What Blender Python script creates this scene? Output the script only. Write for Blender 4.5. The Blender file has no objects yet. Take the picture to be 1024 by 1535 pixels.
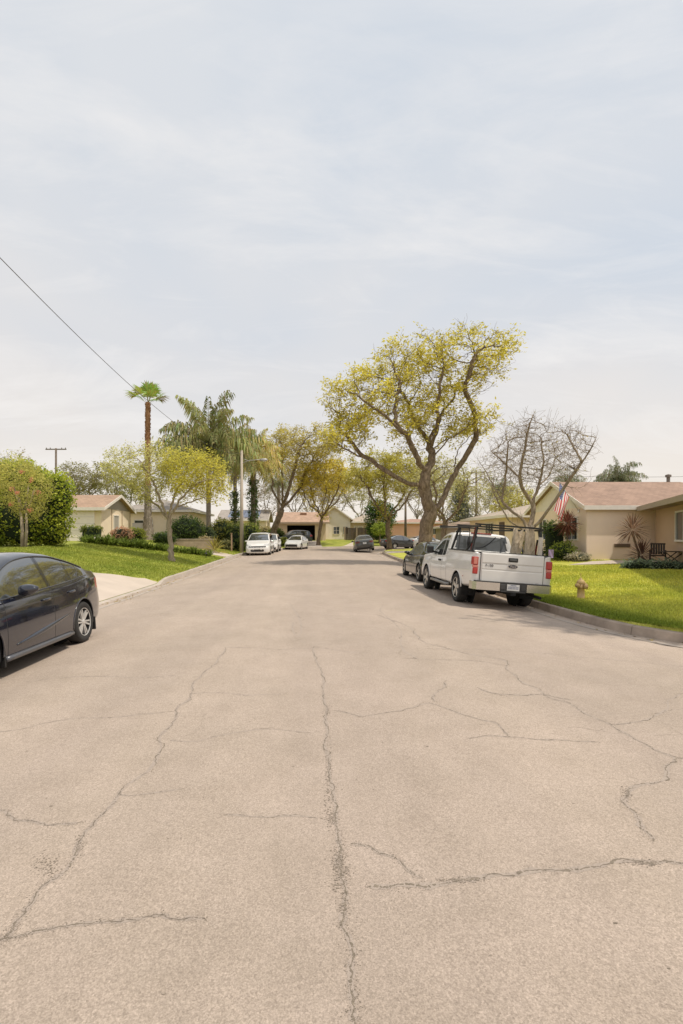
import bpy, bmesh, math, random
import numpy as np
from mathutils import Vector, Matrix
random.seed(7); RNG = np.random.default_rng(11)
PI = math.pi
SC = bpy.context.scene
COL = SC.collection
F, VX, VY, CAMZ = 768.0, 468.0, 804.0, 1.56      # focal length, vanishing point and eye height measured on the photograph

# ------------------------------------------------------------------ helpers
def smooth(t):
    t = min(1.0, max(0.0, t)); return t*t*(3-2*t)
def clamp(v, a, b): return max(a, min(b, v))

def new_mesh(name, verts, faces, mats, parent=None, mi=None, shade=False):
    me = bpy.data.meshes.new(name)
    me.from_pydata([tuple(v) for v in verts], [], faces)
    for m in (mats if isinstance(mats, (list, tuple)) else [mats]): me.materials.append(m)
    if mi is not None and len(mi) == len(me.polygons): me.polygons.foreach_set('material_index', mi)
    if shade: me.polygons.foreach_set('use_smooth', [True]*len(me.polygons))
    me.update()
    o = bpy.data.objects.new(name, me); COL.objects.link(o)
    if parent is not None: o.parent = parent
    return o
def tag(o, label=None, cat=None, group=None, kind=None):
    if label: o['label'] = label
    if cat: o['category'] = cat
    if group: o['group'] = group
    if kind: o['kind'] = kind
    return o
def thing(name, label, cat, loc=(0,0,0), rotz=0, group=None):
    o = bpy.data.objects.new(name, None); COL.objects.link(o)
    o.empty_display_size = .2
    o.location = loc; o.rotation_euler = (0,0,rotz)
    return tag(o, label, cat, group)
def copy_tree(o, parent=None):
    c = o.copy(); COL.objects.link(c)
    if parent is not None: c.parent = parent
    for ch in list(o.children): copy_tree(ch, c)
    return c

class MB:
    def __init__(s): s.v = []; s.f = []; s.m = []
    def add(s, vs, fs, m=0):
        b = len(s.v); s.v += [tuple(v) for v in vs]
        s.f += [tuple(i+b for i in f) for f in fs]; s.m += [m]*len(fs)
    def box(s, x0,y0,z0,x1,y1,z1, m=0, bev=0, mat=None):
        if bev <= 0:
            vs = [(x,y,z) for z in (z0,z1) for y in (y0,y1) for x in (x0,x1)]
            fs = [(0,2,3,1),(4,5,7,6),(0,1,5,4),(2,6,7,3),(0,4,6,2),(1,3,7,5)]
        else:
            bm = bmesh.new(); bmesh.ops.create_cube(bm, size=1)
            for v in bm.verts:
                v.co = Vector(((x0+x1)/2+v.co.x*(x1-x0), (y0+y1)/2+v.co.y*(y1-y0), (z0+z1)/2+v.co.z*(z1-z0)))
            bmesh.ops.bevel(bm, geom=list(bm.edges), offset=bev, segments=2, affect='EDGES', profile=.5)
            bm.verts.index_update()
            vs = [v.co.copy() for v in bm.verts]; fs = [tuple(v.index for v in f.verts) for f in bm.faces]; bm.free()
        if mat is not None: vs = [mat @ Vector(v) for v in vs]
        s.add(vs, fs, m)
    def tube(s, pts, r, n=6, m=0, cap=True):
        pts = [Vector(p) for p in pts]; k = len(pts)
        rs = r if isinstance(r, (list, tuple, np.ndarray)) else [r]*k
        ref = None; vs = []
        for i, p in enumerate(pts):
            t = (pts[min(i+1,k-1)]-pts[max(i-1,0)])
            if t.length < 1e-9: t = Vector((0,0,1))
            t.normalize()
            if ref is None:
                ref = t.cross(Vector((0,0,1)) if abs(t.z) < .9 else Vector((1,0,0))).normalized()
            ref = (ref - t*ref.dot(t))
            if ref.length < 1e-6: ref = t.orthogonal()
            ref.normalize(); b = t.cross(ref)
            for j in range(n):
                a = 2*PI*j/n
                vs.append(p + (ref*math.cos(a)+b*math.sin(a))*rs[i])
        fs = [(i*n+j, i*n+(j+1)%n, (i+1)*n+(j+1)%n, (i+1)*n+j) for i in range(k-1) for j in range(n)]
        if cap: fs += [tuple(range(n))[::-1], tuple((k-1)*n+j for j in range(n))]
        s.add(vs, fs, m)
    def bar(s, a, b, w, h, m=0):          # rectangular bar from a to b
        a = Vector(a); b = Vector(b); t = (b-a).normalized()
        up = Vector((0,0,1)) if abs(t.z) < .95 else Vector((0,1,0))
        sx = t.cross(up).normalized(); sz = sx.cross(t)
        vs = [p+sx*(i*w/2)+sz*(j*h/2) for p in (a,b) for (i,j) in ((-1,-1),(1,-1),(1,1),(-1,1))]
        s.add(vs, [(0,3,2,1),(4,5,6,7),(0,1,5,4),(1,2,6,5),(2,3,7,6),(3,0,4,7)], m)
    def lathe(s, prof, n=16, m=0, axis='z', c=(0,0,0)):   # prof [(r, h)]
        vs = []
        for (r,h) in prof:
            for j in range(n):
                a = 2*PI*j/n; p, q = r*math.cos(a), r*math.sin(a)
                vs.append((c[0]+p,c[1]+q,c[2]+h) if axis=='z' else ((c[0]+h,c[1]+p,c[2]+q) if axis=='x' else (c[0]+q,c[1]+h,c[2]+p)))
        k = len(prof)
        fs = [(i*n+j, i*n+(j+1)%n, (i+1)*n+(j+1)%n, (i+1)*n+j) for i in range(k-1) for j in range(n)]
        s.add(vs, fs, m)
    def prism(s, poly, h0, h1, axis='z', m=0):   # poly in 2-D extruded along axis
        def P(u,v,h): return (u,v,h) if axis=='z' else ((h,u,v) if axis=='x' else (u,h,v))
        n = len(poly)
        vs = [P(u,v,h0) for u,v in poly]+[P(u,v,h1) for u,v in poly]
        fs = [tuple(range(n))[::-1], tuple(range(n,2*n))]+[(i,(i+1)%n,n+(i+1)%n,n+i) for i in range(n)]
        s.add(vs, fs, m)
    def build(s, name, mats, parent=None, shade=False, fix=True):
        o = new_mesh(name, s.v, s.f, mats, parent, s.m, shade)
        if fix:
            bm = bmesh.new(); bm.from_mesh(o.data); bmesh.ops.recalc_face_normals(bm, faces=bm.faces); bm.to_mesh(o.data); bm.free()
        return o

# ------------------------------------------------------------------ materials
MATS = {}
def nt(m):
    m.use_nodes = True; t = m.node_tree; return t, t.nodes, t.links
def M(name, col, rough=.6, metal=0.0, var=.12, scale=6, bump=0, bscale=60, spec=.5, coat=0, cior=1.5, alpha=1, rnd=0, stretch=None, dirt=0):
    if name in MATS: return MATS[name]
    m = bpy.data.materials.new(name); t, N, L = nt(m); b = N['Principled BSDF']
    b.inputs['Roughness'].default_value = rough; b.inputs['Metallic'].default_value = metal
    b.inputs['Specular IOR Level'].default_value = spec
    b.inputs['Coat Weight'].default_value = coat; b.inputs['Coat Roughness'].default_value = .04; b.inputs['Coat IOR'].default_value = cior
    tc = N.new('ShaderNodeTexCoord'); src = tc.outputs['Object']
    if stretch:
        mp = N.new('ShaderNodeMapping'); mp.inputs['Scale'].default_value = stretch; L.new(src, mp.inputs['Vector']); src = mp.outputs['Vector']
    n = N.new('ShaderNodeTexNoise'); n.inputs['Scale'].default_value = scale; n.inputs['Detail'].default_value = 5; n.inputs['Roughness'].default_value = .6
    L.new(src, n.inputs['Vector'])
    mr = N.new('ShaderNodeMapRange'); mr.inputs[1].default_value = .25; mr.inputs[2].default_value = .75
    mr.inputs[3].default_value = 1-var; mr.inputs[4].default_value = 1+var
    L.new(n.outputs['Fac'], mr.inputs[0])
    fac = mr.outputs[0]
    if rnd:
        oi = N.new('ShaderNodeObjectInfo'); r2 = N.new('ShaderNodeMapRange'); r2.inputs[3].default_value = 1-rnd; r2.inputs[4].default_value = 1+rnd
        L.new(oi.outputs['Random'], r2.inputs[0]); mm = N.new('ShaderNodeMath'); mm.operation = 'MULTIPLY'
        L.new(fac, mm.inputs[0]); L.new(r2.outputs[0], mm.inputs[1]); fac = mm.outputs[0]
    mx = N.new('ShaderNodeVectorMath'); mx.operation = 'SCALE'; mx.inputs[0].default_value = col[:3]
    L.new(fac, mx.inputs['Scale']); L.new(mx.outputs[0], b.inputs['Base Color'])
    if bump:
        n2 = N.new('ShaderNodeTexNoise'); n2.inputs['Scale'].default_value = bscale; n2.inputs['Detail'].default_value = 4
        L.new(src, n2.inputs['Vector'])
        bp = N.new('ShaderNodeBump'); bp.inputs['Strength'].default_value = bump; bp.inputs['Distance'].default_value = .02
        L.new(n2.outputs['Fac'], bp.inputs['Height']); L.new(bp.outputs['Normal'], b.inputs['Normal'])
    MATS[name] = m; return m

def leaf_mat(name, trans=.35, rough=.55):
    if name in MATS: return MATS[name]
    m = bpy.data.materials.new(name); t, N, L = nt(m); b = N['Principled BSDF']; out = N['Material Output']
    a = N.new('ShaderNodeAttribute'); a.attribute_name = 'Col'
    b.inputs['Roughness'].default_value = rough; b.inputs['Specular IOR Level'].default_value = .3
    L.new(a.outputs['Color'], b.inputs['Base Color'])
    tr = N.new('ShaderNodeBsdfTranslucent'); L.new(a.outputs['Color'], tr.inputs['Color'])
    mx = N.new('ShaderNodeMixShader'); mx.inputs[0].default_value = trans
    L.new(b.outputs[0], mx.inputs[1]); L.new(tr.outputs[0], mx.inputs[2]); L.new(mx.outputs[0], out.inputs['Surface'])
    MATS[name] = m; return m

def bark_mat(name, c1, c2):
    if name in MATS: return MATS[name]
    m = bpy.data.materials.new(name); t, N, L = nt(m); b = N['Principled BSDF']; b.inputs['Roughness'].default_value = .9
    b.inputs['Specular IOR Level'].default_value = .2
    tc = N.new('ShaderNodeTexCoord'); mp = N.new('ShaderNodeMapping'); mp.inputs['Scale'].default_value = (1,1,.42)
    L.new(tc.outputs['Object'], mp.inputs['Vector'])
    n = N.new('ShaderNodeTexNoise'); n.inputs['Scale'].default_value = 9; n.inputs['Distortion'].default_value = .6; n.inputs['Detail'].default_value = 9; n.inputs['Roughness'].default_value = .7
    L.new(mp.outputs[0], n.inputs['Vector'])
    r = N.new('ShaderNodeValToRGB'); r.color_ramp.elements[0].position = .36; r.color_ramp.elements[1].position = .66
    r.color_ramp.elements[0].color = (*c1,1); r.color_ramp.elements[1].color = (*c2,1)
    L.new(n.outputs['Fac'], r.inputs[0]); L.new(r.outputs[0], b.inputs['Base Color'])
    bp = N.new('ShaderNodeBump'); bp.inputs['Strength'].default_value = .9; bp.inputs['Distance'].default_value = .05
    L.new(n.outputs['Fac'], bp.inputs['Height']); L.new(bp.outputs[0], b.inputs['Normal'])
    MATS[name] = m; return m

def asphalt_mat():
    m = bpy.data.materials.new('worn_asphalt'); t, N, L = nt(m); b = N['Principled BSDF']
    b.inputs['Roughness'].default_value = .88; b.inputs['Specular IOR Level'].default_value = .25
    tc = N.new('ShaderNodeTexCoord')
    def noise(scale, det, rough=.55, st=None):
        n = N.new('ShaderNodeTexNoise'); n.inputs['Scale'].default_value = scale; n.inputs['Detail'].default_value = det; n.inputs['Roughness'].default_value = rough
        if st:
            mp = N.new('ShaderNodeMapping'); mp.inputs['Scale'].default_value = st; L.new(tc.outputs['Object'], mp.inputs[0]); L.new(mp.outputs[0], n.inputs['Vector'])
        else: L.new(tc.outputs['Object'], n.inputs['Vector'])
        return n.outputs['Fac']
    def ramp(src, p0, c0, p1, c1):
        r = N.new('ShaderNodeValToRGB'); r.color_ramp.elements[0].position = p0; r.color_ramp.elements[1].position = p1
        r.color_ramp.elements[0].color = (*c0,1); r.color_ramp.elements[1].color = (*c1,1); L.new(src, r.inputs[0]); return r.outputs[0]
    def mul(a, c, f=1.0):
        x = N.new('ShaderNodeMix'); x.data_type = 'RGBA'; x.blend_type = 'MULTIPLY'; x.inputs[0].default_value = f
        L.new(a, x.inputs[6]); L.new(c, x.inputs[7]); return x.outputs[2]
    base = ramp(noise(.28, 7, .66), .34, ROADC[0], .62, ROADC[1])
    lanes = ramp(noise(1.0, 3, .5, (.9,.035,1)), .3, (.91,.91,.92), .7, (1.06,1.06,1.05))
    pat = ramp(noise(2.3, 7, .7), .30, (.92,.915,.90), .6, (1.02,1.02,1.02))
    v = N.new('ShaderNodeTexVoronoi'); v.inputs['Scale'].default_value = 130; L.new(tc.outputs['Object'], v.inputs['Vector'])
    stone = ramp(v.outputs['Color'], .0, (.78,.775,.76), 1., (1.23,1.225,1.21))
    fine = ramp(noise(150, 4, .75), .32, (.68,.67,.65), .68, (1.32,1.32,1.31))
    mid = ramp(noise(26, 5, .7), .3, (.95,.95,.94), .7, (1.04,1.04,1.04))
    c = mul(mul(mul(mul(mul(base, lanes), pat), stone, .9), fine, .85), mid)
    L.new(c, b.inputs['Base Color'])
    bp = N.new('ShaderNodeBump'); bp.inputs['Strength'].default_value = .45; bp.inputs['Distance'].default_value = .006
    L.new(noise(130, 5, .7), bp.inputs['Height']); L.new(bp.outputs[0], b.inputs['Normal'])
    return m
ROADC = [(.358,.294,.246), (.420,.341,.289)]

def shingle_mat(name, col, w=.3, h=.14):
    m = bpy.data.materials.new(name); t, N, L = nt(m); b = N['Principled BSDF']; b.inputs['Roughness'].default_value = .9
    tc = N.new('ShaderNodeTexCoord')
    br = N.new('ShaderNodeTexBrick'); br.inputs['Scale'].default_value = 1; br.inputs['Brick Width'].default_value = w; br.inputs['Row Height'].default_value = h
    br.inputs['Mortar Size'].default_value = .008
    br.inputs['Color1'].default_value = (*[c*1.08 for c in col],1); br.inputs['Color2'].default_value = (*[c*.9 for c in col],1); br.inputs['Mortar'].default_value = (*[c*.62 for c in col],1)
    L.new(tc.outputs['UV'], br.inputs['Vector'])
    n = N.new('ShaderNodeTexNoise'); n.inputs['Scale'].default_value = 1.3; n.inputs['Detail'].default_value = 6
    L.new(tc.outputs['Object'], n.inputs['Vector'])
    mr = N.new('ShaderNodeMapRange'); mr.inputs[1].default_value = .3; mr.inputs[2].default_value = .7; mr.inputs[3].default_value = .86; mr.inputs[4].default_value = 1.1
    L.new(n.outputs['Fac'], mr.inputs[0])
    s = N.new('ShaderNodeVectorMath'); s.operation = 'SCALE'; L.new(br.outputs['Color'], s.inputs[0]); L.new(mr.outputs[0], s.inputs['Scale'])
    L.new(s.outputs[0], b.inputs['Base Color'])
    return m

def lawn_mat(name, c1, c2, c3):
    m = bpy.data.materials.new(name); t, N, L = nt(m); b = N['Principled BSDF']; b.inputs['Roughness'].default_value = .8; b.inputs['Specular IOR Level'].default_value = .15
    tc = N.new('ShaderNodeTexCoord')
    n = N.new('ShaderNodeTexNoise'); n.inputs['Scale'].default_value = .9; n.inputs['Detail'].default_value = 7; n.inputs['Roughness'].default_value = .65
    L.new(tc.outputs['Object'], n.inputs['Vector'])
    r = N.new('ShaderNodeValToRGB'); r.color_ramp.elements[0].position = .33; r.color_ramp.elements[1].position = .68
    r.color_ramp.elements[0].color = (*c1,1); r.color_ramp.elements[1].color = (*c3,1); e = r.color_ramp.elements.new(.5); e.color = (*c2,1)
    L.new(n.outputs['Fac'], r.inputs[0])
    n2 = N.new('ShaderNodeTexNoise'); n2.inputs['Scale'].default_value = 38; n2.inputs['Detail'].default_value = 4
    L.new(tc.outputs['Object'], n2.inputs['Vector'])
    mr = N.new('ShaderNodeMapRange'); mr.inputs[1].default_value = .3; mr.inputs[2].default_value = .7; mr.inputs[3].default_value = .62; mr.inputs[4].default_value = 1.25
    L.new(n2.outputs['Fac'], mr.inputs[0])
    s = N.new('ShaderNodeVectorMath'); s.operation = 'SCALE'; L.new(r.outputs[0], s.inputs[0]); L.new(mr.outputs[0], s.inputs['Scale'])
    L.new(s.outputs[0], b.inputs['Base Color'])
    bp = N.new('ShaderNodeBump'); bp.inputs['Strength'].default_value = .6; bp.inputs['Distance'].default_value = .03
    L.new(n2.outputs['Fac'], bp.inputs['Height']); L.new(bp.outputs[0], b.inputs['Normal'])
    return m

# ------------------------------------------------------------------ terrain
def crown_k(y): return 1 - .7*smooth((y-18)/22) - .3*smooth((y-44)/14)
def road_z(x, y):
    return crown_k(y)*(-.008*min(x*x, 36)) + .004*clamp(y-10, 0, 70)
def ground_z(x, y):
    zc = road_z(5.7, y) + .165
    ap = 0
    if x < -5.6: ap = .145*smooth((y-11.2)/1.2)*(1-smooth((y-18.9)/.9))*(1-smooth((-5.8-x)/1.5))
    return (zc - ap + .168*clamp(-5.8-x, 0, 6.5) + .048*clamp(x-5.8, 0, 8.5)*(1-smooth((y-38)/12)) + .06*clamp(y-62, 0, 12))
def on_road(px, py):
    z = 0
    for _ in range(6):
        Y = F*(CAMZ-z)/(py-VY); X = (px-VX)*Y/F; z = road_z(X, Y)
    return X, Y
def at(px, py, Y): return Vector(((px-VX)*Y/F, Y, CAMZ-(py-VY)*Y/F))

def catmull(pts, step=.5):
    pts = [Vector((*p, 0)) if len(p) == 2 else Vector(p) for p in pts]
    P = [pts[0]*2-pts[1]]+pts+[pts[-1]*2-pts[-2]]; out = []
    for i in range(1, len(P)-2):
        n = max(1, int((P[i+1]-P[i]).length/step))
        for k in range(n):
            t = k/n; a,b,c,d = P[i-1],P[i],P[i+1],P[i+2]
            out.append(.5*((2*b)+(c-a)*t+(2*a-5*b+4*c-d)*t*t+(3*b-a-3*c+d)*t**3))
    out.append(pts[-1]); return out

def poly_sheet(name, poly, zf, step, mat, dz=0.0, skirt=0, fine=0):
    bm = bmesh.new()
    f = bm.faces.new([bm.verts.new((p[0],p[1],0)) for p in poly])
    bmesh.ops.triangulate(bm, faces=[f])
    xs = [p[0] for p in poly]; ys = [p[1] for p in poly]
    def cuts(a, b):
        out = []; v = math.ceil(a)
        while v < b:
            out.append(v); v += step if abs(v) < 16 or (0 < v < 48) else (2 if abs(v) < 80 else 10)
        return out
    def cutsf(a, b, lo, hi):
        c = set(cuts(a, b)); v = lo
        while v <= hi:
            if a < v < b: c.add(round(v,4))
            v += fine
        return sorted(c)
    for ax, (a,b) in ((0,(min(xs),max(xs))), (1,(min(ys),max(ys)))):
        for c in (cuts(a+.01, b-.01) if not fine else (cutsf(a+.01, b-.01, -6, 6) if ax == 0 else cutsf(a+.01, b-.01, 8, 20))):
            co = (c,0,0) if ax == 0 else (0,c,0); no = (1,0,0) if ax == 0 else (0,1,0)
            bmesh.ops.bisect_plane(bm, geom=bm.verts[:]+bm.edges[:]+bm.faces[:], plane_co=co, plane_no=no, dist=1e-5)
    for v in bm.verts: v.co.z = zf(v.co.x, v.co.y)+dz
    bmesh.ops.recalc_face_normals(bm, faces=bm.faces)
    for f in bm.faces:
        f.smooth = True
        if f.normal.z < 0: f.normal_flip()
    if skirt:
        be = [e for e in bm.edges if e.is_boundary]
        q = bmesh.ops.extrude_edge_only(bm, edges=be)
        for v in q['geom']:
            if isinstance(v, bmesh.types.BMVert): v.co.z -= skirt
    me = bpy.data.meshes.new(name); bm.to_mesh(me); bm.free(); me.materials.append(mat)
    o = bpy.data.objects.new(name, me); COL.objects.link(o); return o

LEFT = catmull([(-5.65,-40),(-5.65,0),(-5.6,13),(-5.6,20),(-5.6,30),(-5.6,40),(-5.2,46),(-3.9,51.5),(-1.2,56.5),(3,59.8),(9,61.6),(20,62.6),(70,63)], .5)
RIGHT = catmull([(70,5.2),(20,5.6),(12.5,6.1),(9.2,6.9),(7.4,7.9),(6.3,9.0),(5.78,10.4),(5.62,12.8),(5.6,20),(5.5,31),(5.75,40),(6.5,47),(8.2,50.8),(12,53.2),(20,54.3),(70,55)], .5)
def offs(pl, d):
    out = []
    for i, p in enumerate(pl):
        t = (pl[min(i+1,len(pl)-1)]-pl[max(i-1,0)]).normalized()
        out.append(p + Vector((t.y,-t.x,0))*d)     # d>0: to the right of travel
    return out

def drop(side, p):
    if side == 'L':
        k = smooth((p.y-11.2)/1.2)*(1-smooth((p.y-18.9)/.9)) if p.x < -5 else 0
        return k
    return 0
SUN, SKYK = 3.25, 1.17
# ------------------------------------------------------------------ setting: road, kerbs, lawns
asphalt = asphalt_mat()
crackm = M('crack_dark', (.19,.153,.115), .95, var=.35, scale=40)
crack2 = M('crack_dust', (.29,.235,.188), .95, var=.25, scale=60)
concrete = M('kerb_concrete', (.45,.385,.325), .85, var=.16, scale=1.6, bump=.25, bscale=45)
concrete_d = M('old_kerb_concrete', (.36,.285,.225), .88, var=.5, scale=1.5, bump=.3, bscale=40)
walkm = M('driveway_concrete', (.52,.435,.36), .85, var=.10, scale=1.1, bump=.2, bscale=50)
lawn_l = lawn_mat('lawn_left', (.20,.235,.04), (.30,.325,.055), (.40,.39,.085))
lawn_r = lawn_mat('lawn_right', (.32,.34,.05), (.47,.46,.085), (.56,.53,.12))
soil = M('far_ground', (.24,.22,.11), .95, var=.25, scale=.3)

g = new_mesh('ground', [(-3000,-400,-.62),(3000,-400,-.62),(3000,5000,-.62),(-3000,5000,-.62)], [(0,1,2,3)], soil)
tag(g, kind='structure')

Lr = [p for p in LEFT]; Rr = [p for p in RIGHT]
road_poly = [(p.x,p.y) for p in offs(Lr, 0.03)[::4]] + [(70,55)] + [(p.x,p.y) for p in offs(Rr, 0.0)[::-1][::4]] + [(70,-40)]
road_poly = [(p.x,p.y) for p in Lr] + [(70,63)] + [(p.x,p.y) for p in Rr[::-1]] + [(70,5.2),(70,-40)]
seen = []
for p in road_poly:
    if not seen or (abs(p[0]-seen[-1][0])+abs(p[1]-seen[-1][1])) > 1e-3: seen.append(p)
road = poly_sheet('road', seen, road_z, 1.0, asphalt, fine=.2)
road.data.materials.append(crackm); road.data.materials.append(crack2); road.data.materials.append(M('crack_stain', (.345,.282,.234), .92, var=.16, scale=40))
tag(road, kind='structure')

# cracks become part of the road mesh (narrow irregular ribbons of a darker material)
def fract(pts, rough, depth):
    for _ in range(depth):
        out = []
        for a, b in zip(pts[:-1], pts[1:]):
            d = b-a; n = Vector((-d.y, d.x, 0))
            out += [a, (a+b)/2 + n*random.gauss(0, rough)]
        pts = out+[pts[-1]]; 
    return pts
CR = [
 ([(471,968),(478,1000),(484,1035),(490,1060),(492,1100),(493,1140),(497,1190),(502,1230),(507,1260),(505,1290),(515,1320),(518,1345),(516,1365),(521,1400),(528,1440),(525,1480),(531,1510),(533,1535),(536,1640)], .011, .9),
 ([(337,970),(318,1000),(290,1022),(286,1040),(262,1065),(262,1080),(235,1110),(190,1175),(160,1215),(128,1245),(115,1275),(75,1320),(40,1360),(25,1380),(20,1395),(4,1408),(-60,1450)], .010, .8),
 ([(-40,1420),(4,1408),(55,1395),(115,1385),(170,1382),(235,1371),(265,1378),(310,1380)], .008, .9),
 ([(-30,1205),(0,1215),(20,1230),(70,1238),(125,1232)], .009, .8),
 ([(-30,1102),(0,1097),(60,1085),(150,1076),(262,1066)], .006, .6),
 ([(40,1022),(120,1014),(290,1008)], .006, .5),
 ([(250,1108),(330,1102),(485,1098)], .006, .5),
 ([(175,1190),(215,1190),(280,1180)], .006, .5),
 ([(335,1222),(400,1226),(490,1228)], .006, .5),
 ([(280,1040),(360,1042),(430,1040)], .005, .4),
 ([(525,1265),(560,1273),(600,1290),(637,1318)], .008, .8),
 ([(550,1330),(600,1326),(680,1322),(740,1310),(820,1304),(900,1300),(985,1293),(1060,1298)], .014, .85),
 ([(500,1065),(545,1075),(640,1052),(690,1070),(745,1083),(765,1105)], .009, .7),
 ([(700,1108),(760,1105),(830,1108),(900,1113)], .008, .6),
 ([(560,920),(620,950),(665,970),(760,990),(775,1012),(815,1042),(850,1052),(915,1085),(960,1112),(1015,1136),(1000,1160),(940,1185),(932,1200),(960,1235),(980,1262)], .013, .75),
 ([(600,986),(700,990),(765,998)], .009, .6), ([(715,1030),(750,1042),(810,1040),(860,1050)], .014, .8),
 ([(915,1086),(960,1082),(1000,1050),(1024,1040)], .009, .6), ([(655,1052),(650,1040),(670,1020)], .01, .7),
 ([(1015,1136),(1060,1140)], .010, .9),
 ([(640,972),(800,978),(930,990),(1040,1002)], .008, .5), ([(440,930),(445,960),(436,900)], .012, .4), ([(580,905),(600,940),(670,1000)], .01, .4),
 ([(330,970),(420,974),(470,970),(560,980)], .008, .45),
]
mb = MB()
for pts, w, keep in CR:
    P = [Vector((*on_road(*p), 0)) for p in pts]
    P = fract(P, .085, 5)
    vs = []; ok = []
    ph = random.uniform(0, 9)
    for i, p in enumerate(P):
        t = (P[min(i+1,len(P)-1)]-P[max(i-1,0)]).normalized(); n = Vector((-t.y,t.x,0))
        k = .5+.5*math.sin(i*.31+ph)*math.sin(i*.117+2*ph)
        hw = w*.36*(.2+1.1*k)*random.uniform(.7,1.3)
        for s in (-1,1):
            q = p+n*s*hw*random.uniform(.6,1.4); vs.append((q.x,q.y,road_z(q.x,q.y)+random.uniform(.0010,.0016)))
        ok.append(random.random() < keep)
    fs = [(2*i,2*i+1,2*i+3,2*i+2) for i in range(len(P)-1) if ok[i]]
    mb.add(vs, fs, 1)
    vs = []; Q = [sum(P[max(0,i-6):i+7], Vector())/len(P[max(0,i-6):i+7]) for i in range(0, len(P), 6)]
    for i, p in enumerate(Q):
        t = (Q[min(i+1,len(Q)-1)]-Q[max(i-1,0)]).normalized(); n = Vector((-t.y,t.x,0)); k = .5+.5*math.sin(i*.8+ph*2)*math.sin(i*1.9+ph)
        for s in (-1,1):
            q = p+n*s*(w*(.25+1.5*k)*random.uniform(.7,1.2)+.002); vs.append((q.x,q.y,road_z(q.x,q.y)+.0006))
    mb.add(vs, [(2*i,2*i+1,2*i+3,2*i+2) for i in range(len(Q)-1)], 3)
    for i in range(0, len(P)-1):                          # worn dusty margin and crumbs beside the crack
        if w > .0078:
            for _ in range(2):
                p = P[i]; q = p+Vector((random.gauss(0, w*1.6), random.gauss(0, w*1.6), 0)); r = random.uniform(.001,.003)
                z = road_z(q.x,q.y)+.0020
                a0 = random.uniform(0,6); mb.add([(q.x+r*math.cos(a0+k*2.1)*random.uniform(.6,1.8), q.y+r*math.sin(a0+k*2.1), z) for k in range(3)], [(0,1,2)], 1 if random.random() < .5 else 2)
# faint hairlines wandering off the main cracks
for _ in range(30):
    x0 = random.uniform(-4.6,5.0); y0 = 3.2+random.random()**1.3*13; a = random.choice((0,0,0,PI/2))+random.gauss(0,.35); l = random.uniform(.3,1.5)*(1+y0/12)
    P = fract([Vector((x0,y0,0)), Vector((x0+l*math.cos(a), y0+l*math.sin(a), 0))], .10, 5); vs = []
    for i, p in enumerate(P):
        t = (P[min(i+1,len(P)-1)]-P[max(i-1,0)]).normalized(); n = Vector((-t.y,t.x,0)); hw = random.uniform(.0008,.0026)*(1+y0/14)*math.sin(PI*(i+.5)/len(P))
        for s_ in (-1,1): q = p+n*s_*hw; vs.append((q.x,q.y,road_z(q.x,q.y)+.0010))
    mb.add(vs, [(2*i,2*i+1,2*i+3,2*i+2) for i in range(len(P)-1) if random.random() < .6], 2)
# crumbled stretches of the middle seam, small pits and specks
for (px,py,rx,ry,n) in ((492,1160,6,70,420),(498,1225,9,14,200),(510,1300,13,34,520),(490,1066,7,12,200),(516,1360,6,14,120),(965,1294,30,5,260),(265,1018,10,10,60),(70,1300,22,20,220),(120,1270,10,20,100),(750,1040,30,6,160),(940,1190,8,12,90),(690,1320,40,4,160)):
    for _ in range(int(n*.6)):
        X, Y = on_road(px+random.gauss(0,rx*.5), py+random.gauss(0,ry*.5)); r = random.uniform(.0015,.0042)
        a0 = random.uniform(0,6); mb.add([(X+r*math.cos(a0+k*1.6)*random.uniform(.6,1.8), Y+r*math.sin(a0+k*1.6), road_z(X,Y)+.0022) for k in range(4)], [(0,1,2,3)], 1 if random.random() < .35 else 2)
for _ in range(500):
    X = random.uniform(-5,5.3); Y = 1.7+random.random()**1.6*22; r = random.uniform(.003,.009)
    a0 = random.uniform(0,6); mb.add([(X+r*math.cos(a0+k*1.6)*random.uniform(.5,2), Y+r*math.sin(a0+k*1.6)*.8, road_z(X,Y)+.0020) for k in range(4)], [(0,1,2,3)], 1 if random.random() < .3 else 2)
bm = bmesh.new(); bm.from_mesh(road.data)
V = [bm.verts.new(v) for v in mb.v]
for f, m in zip(mb.f, mb.m):
    fc = bm.faces.new([V[i] for i in f]); fc.material_index = m
    fc.normal_update()
    if fc.normal.z < 0: fc.normal_flip()
bm.to_mesh(road.data); bm.free()

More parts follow.
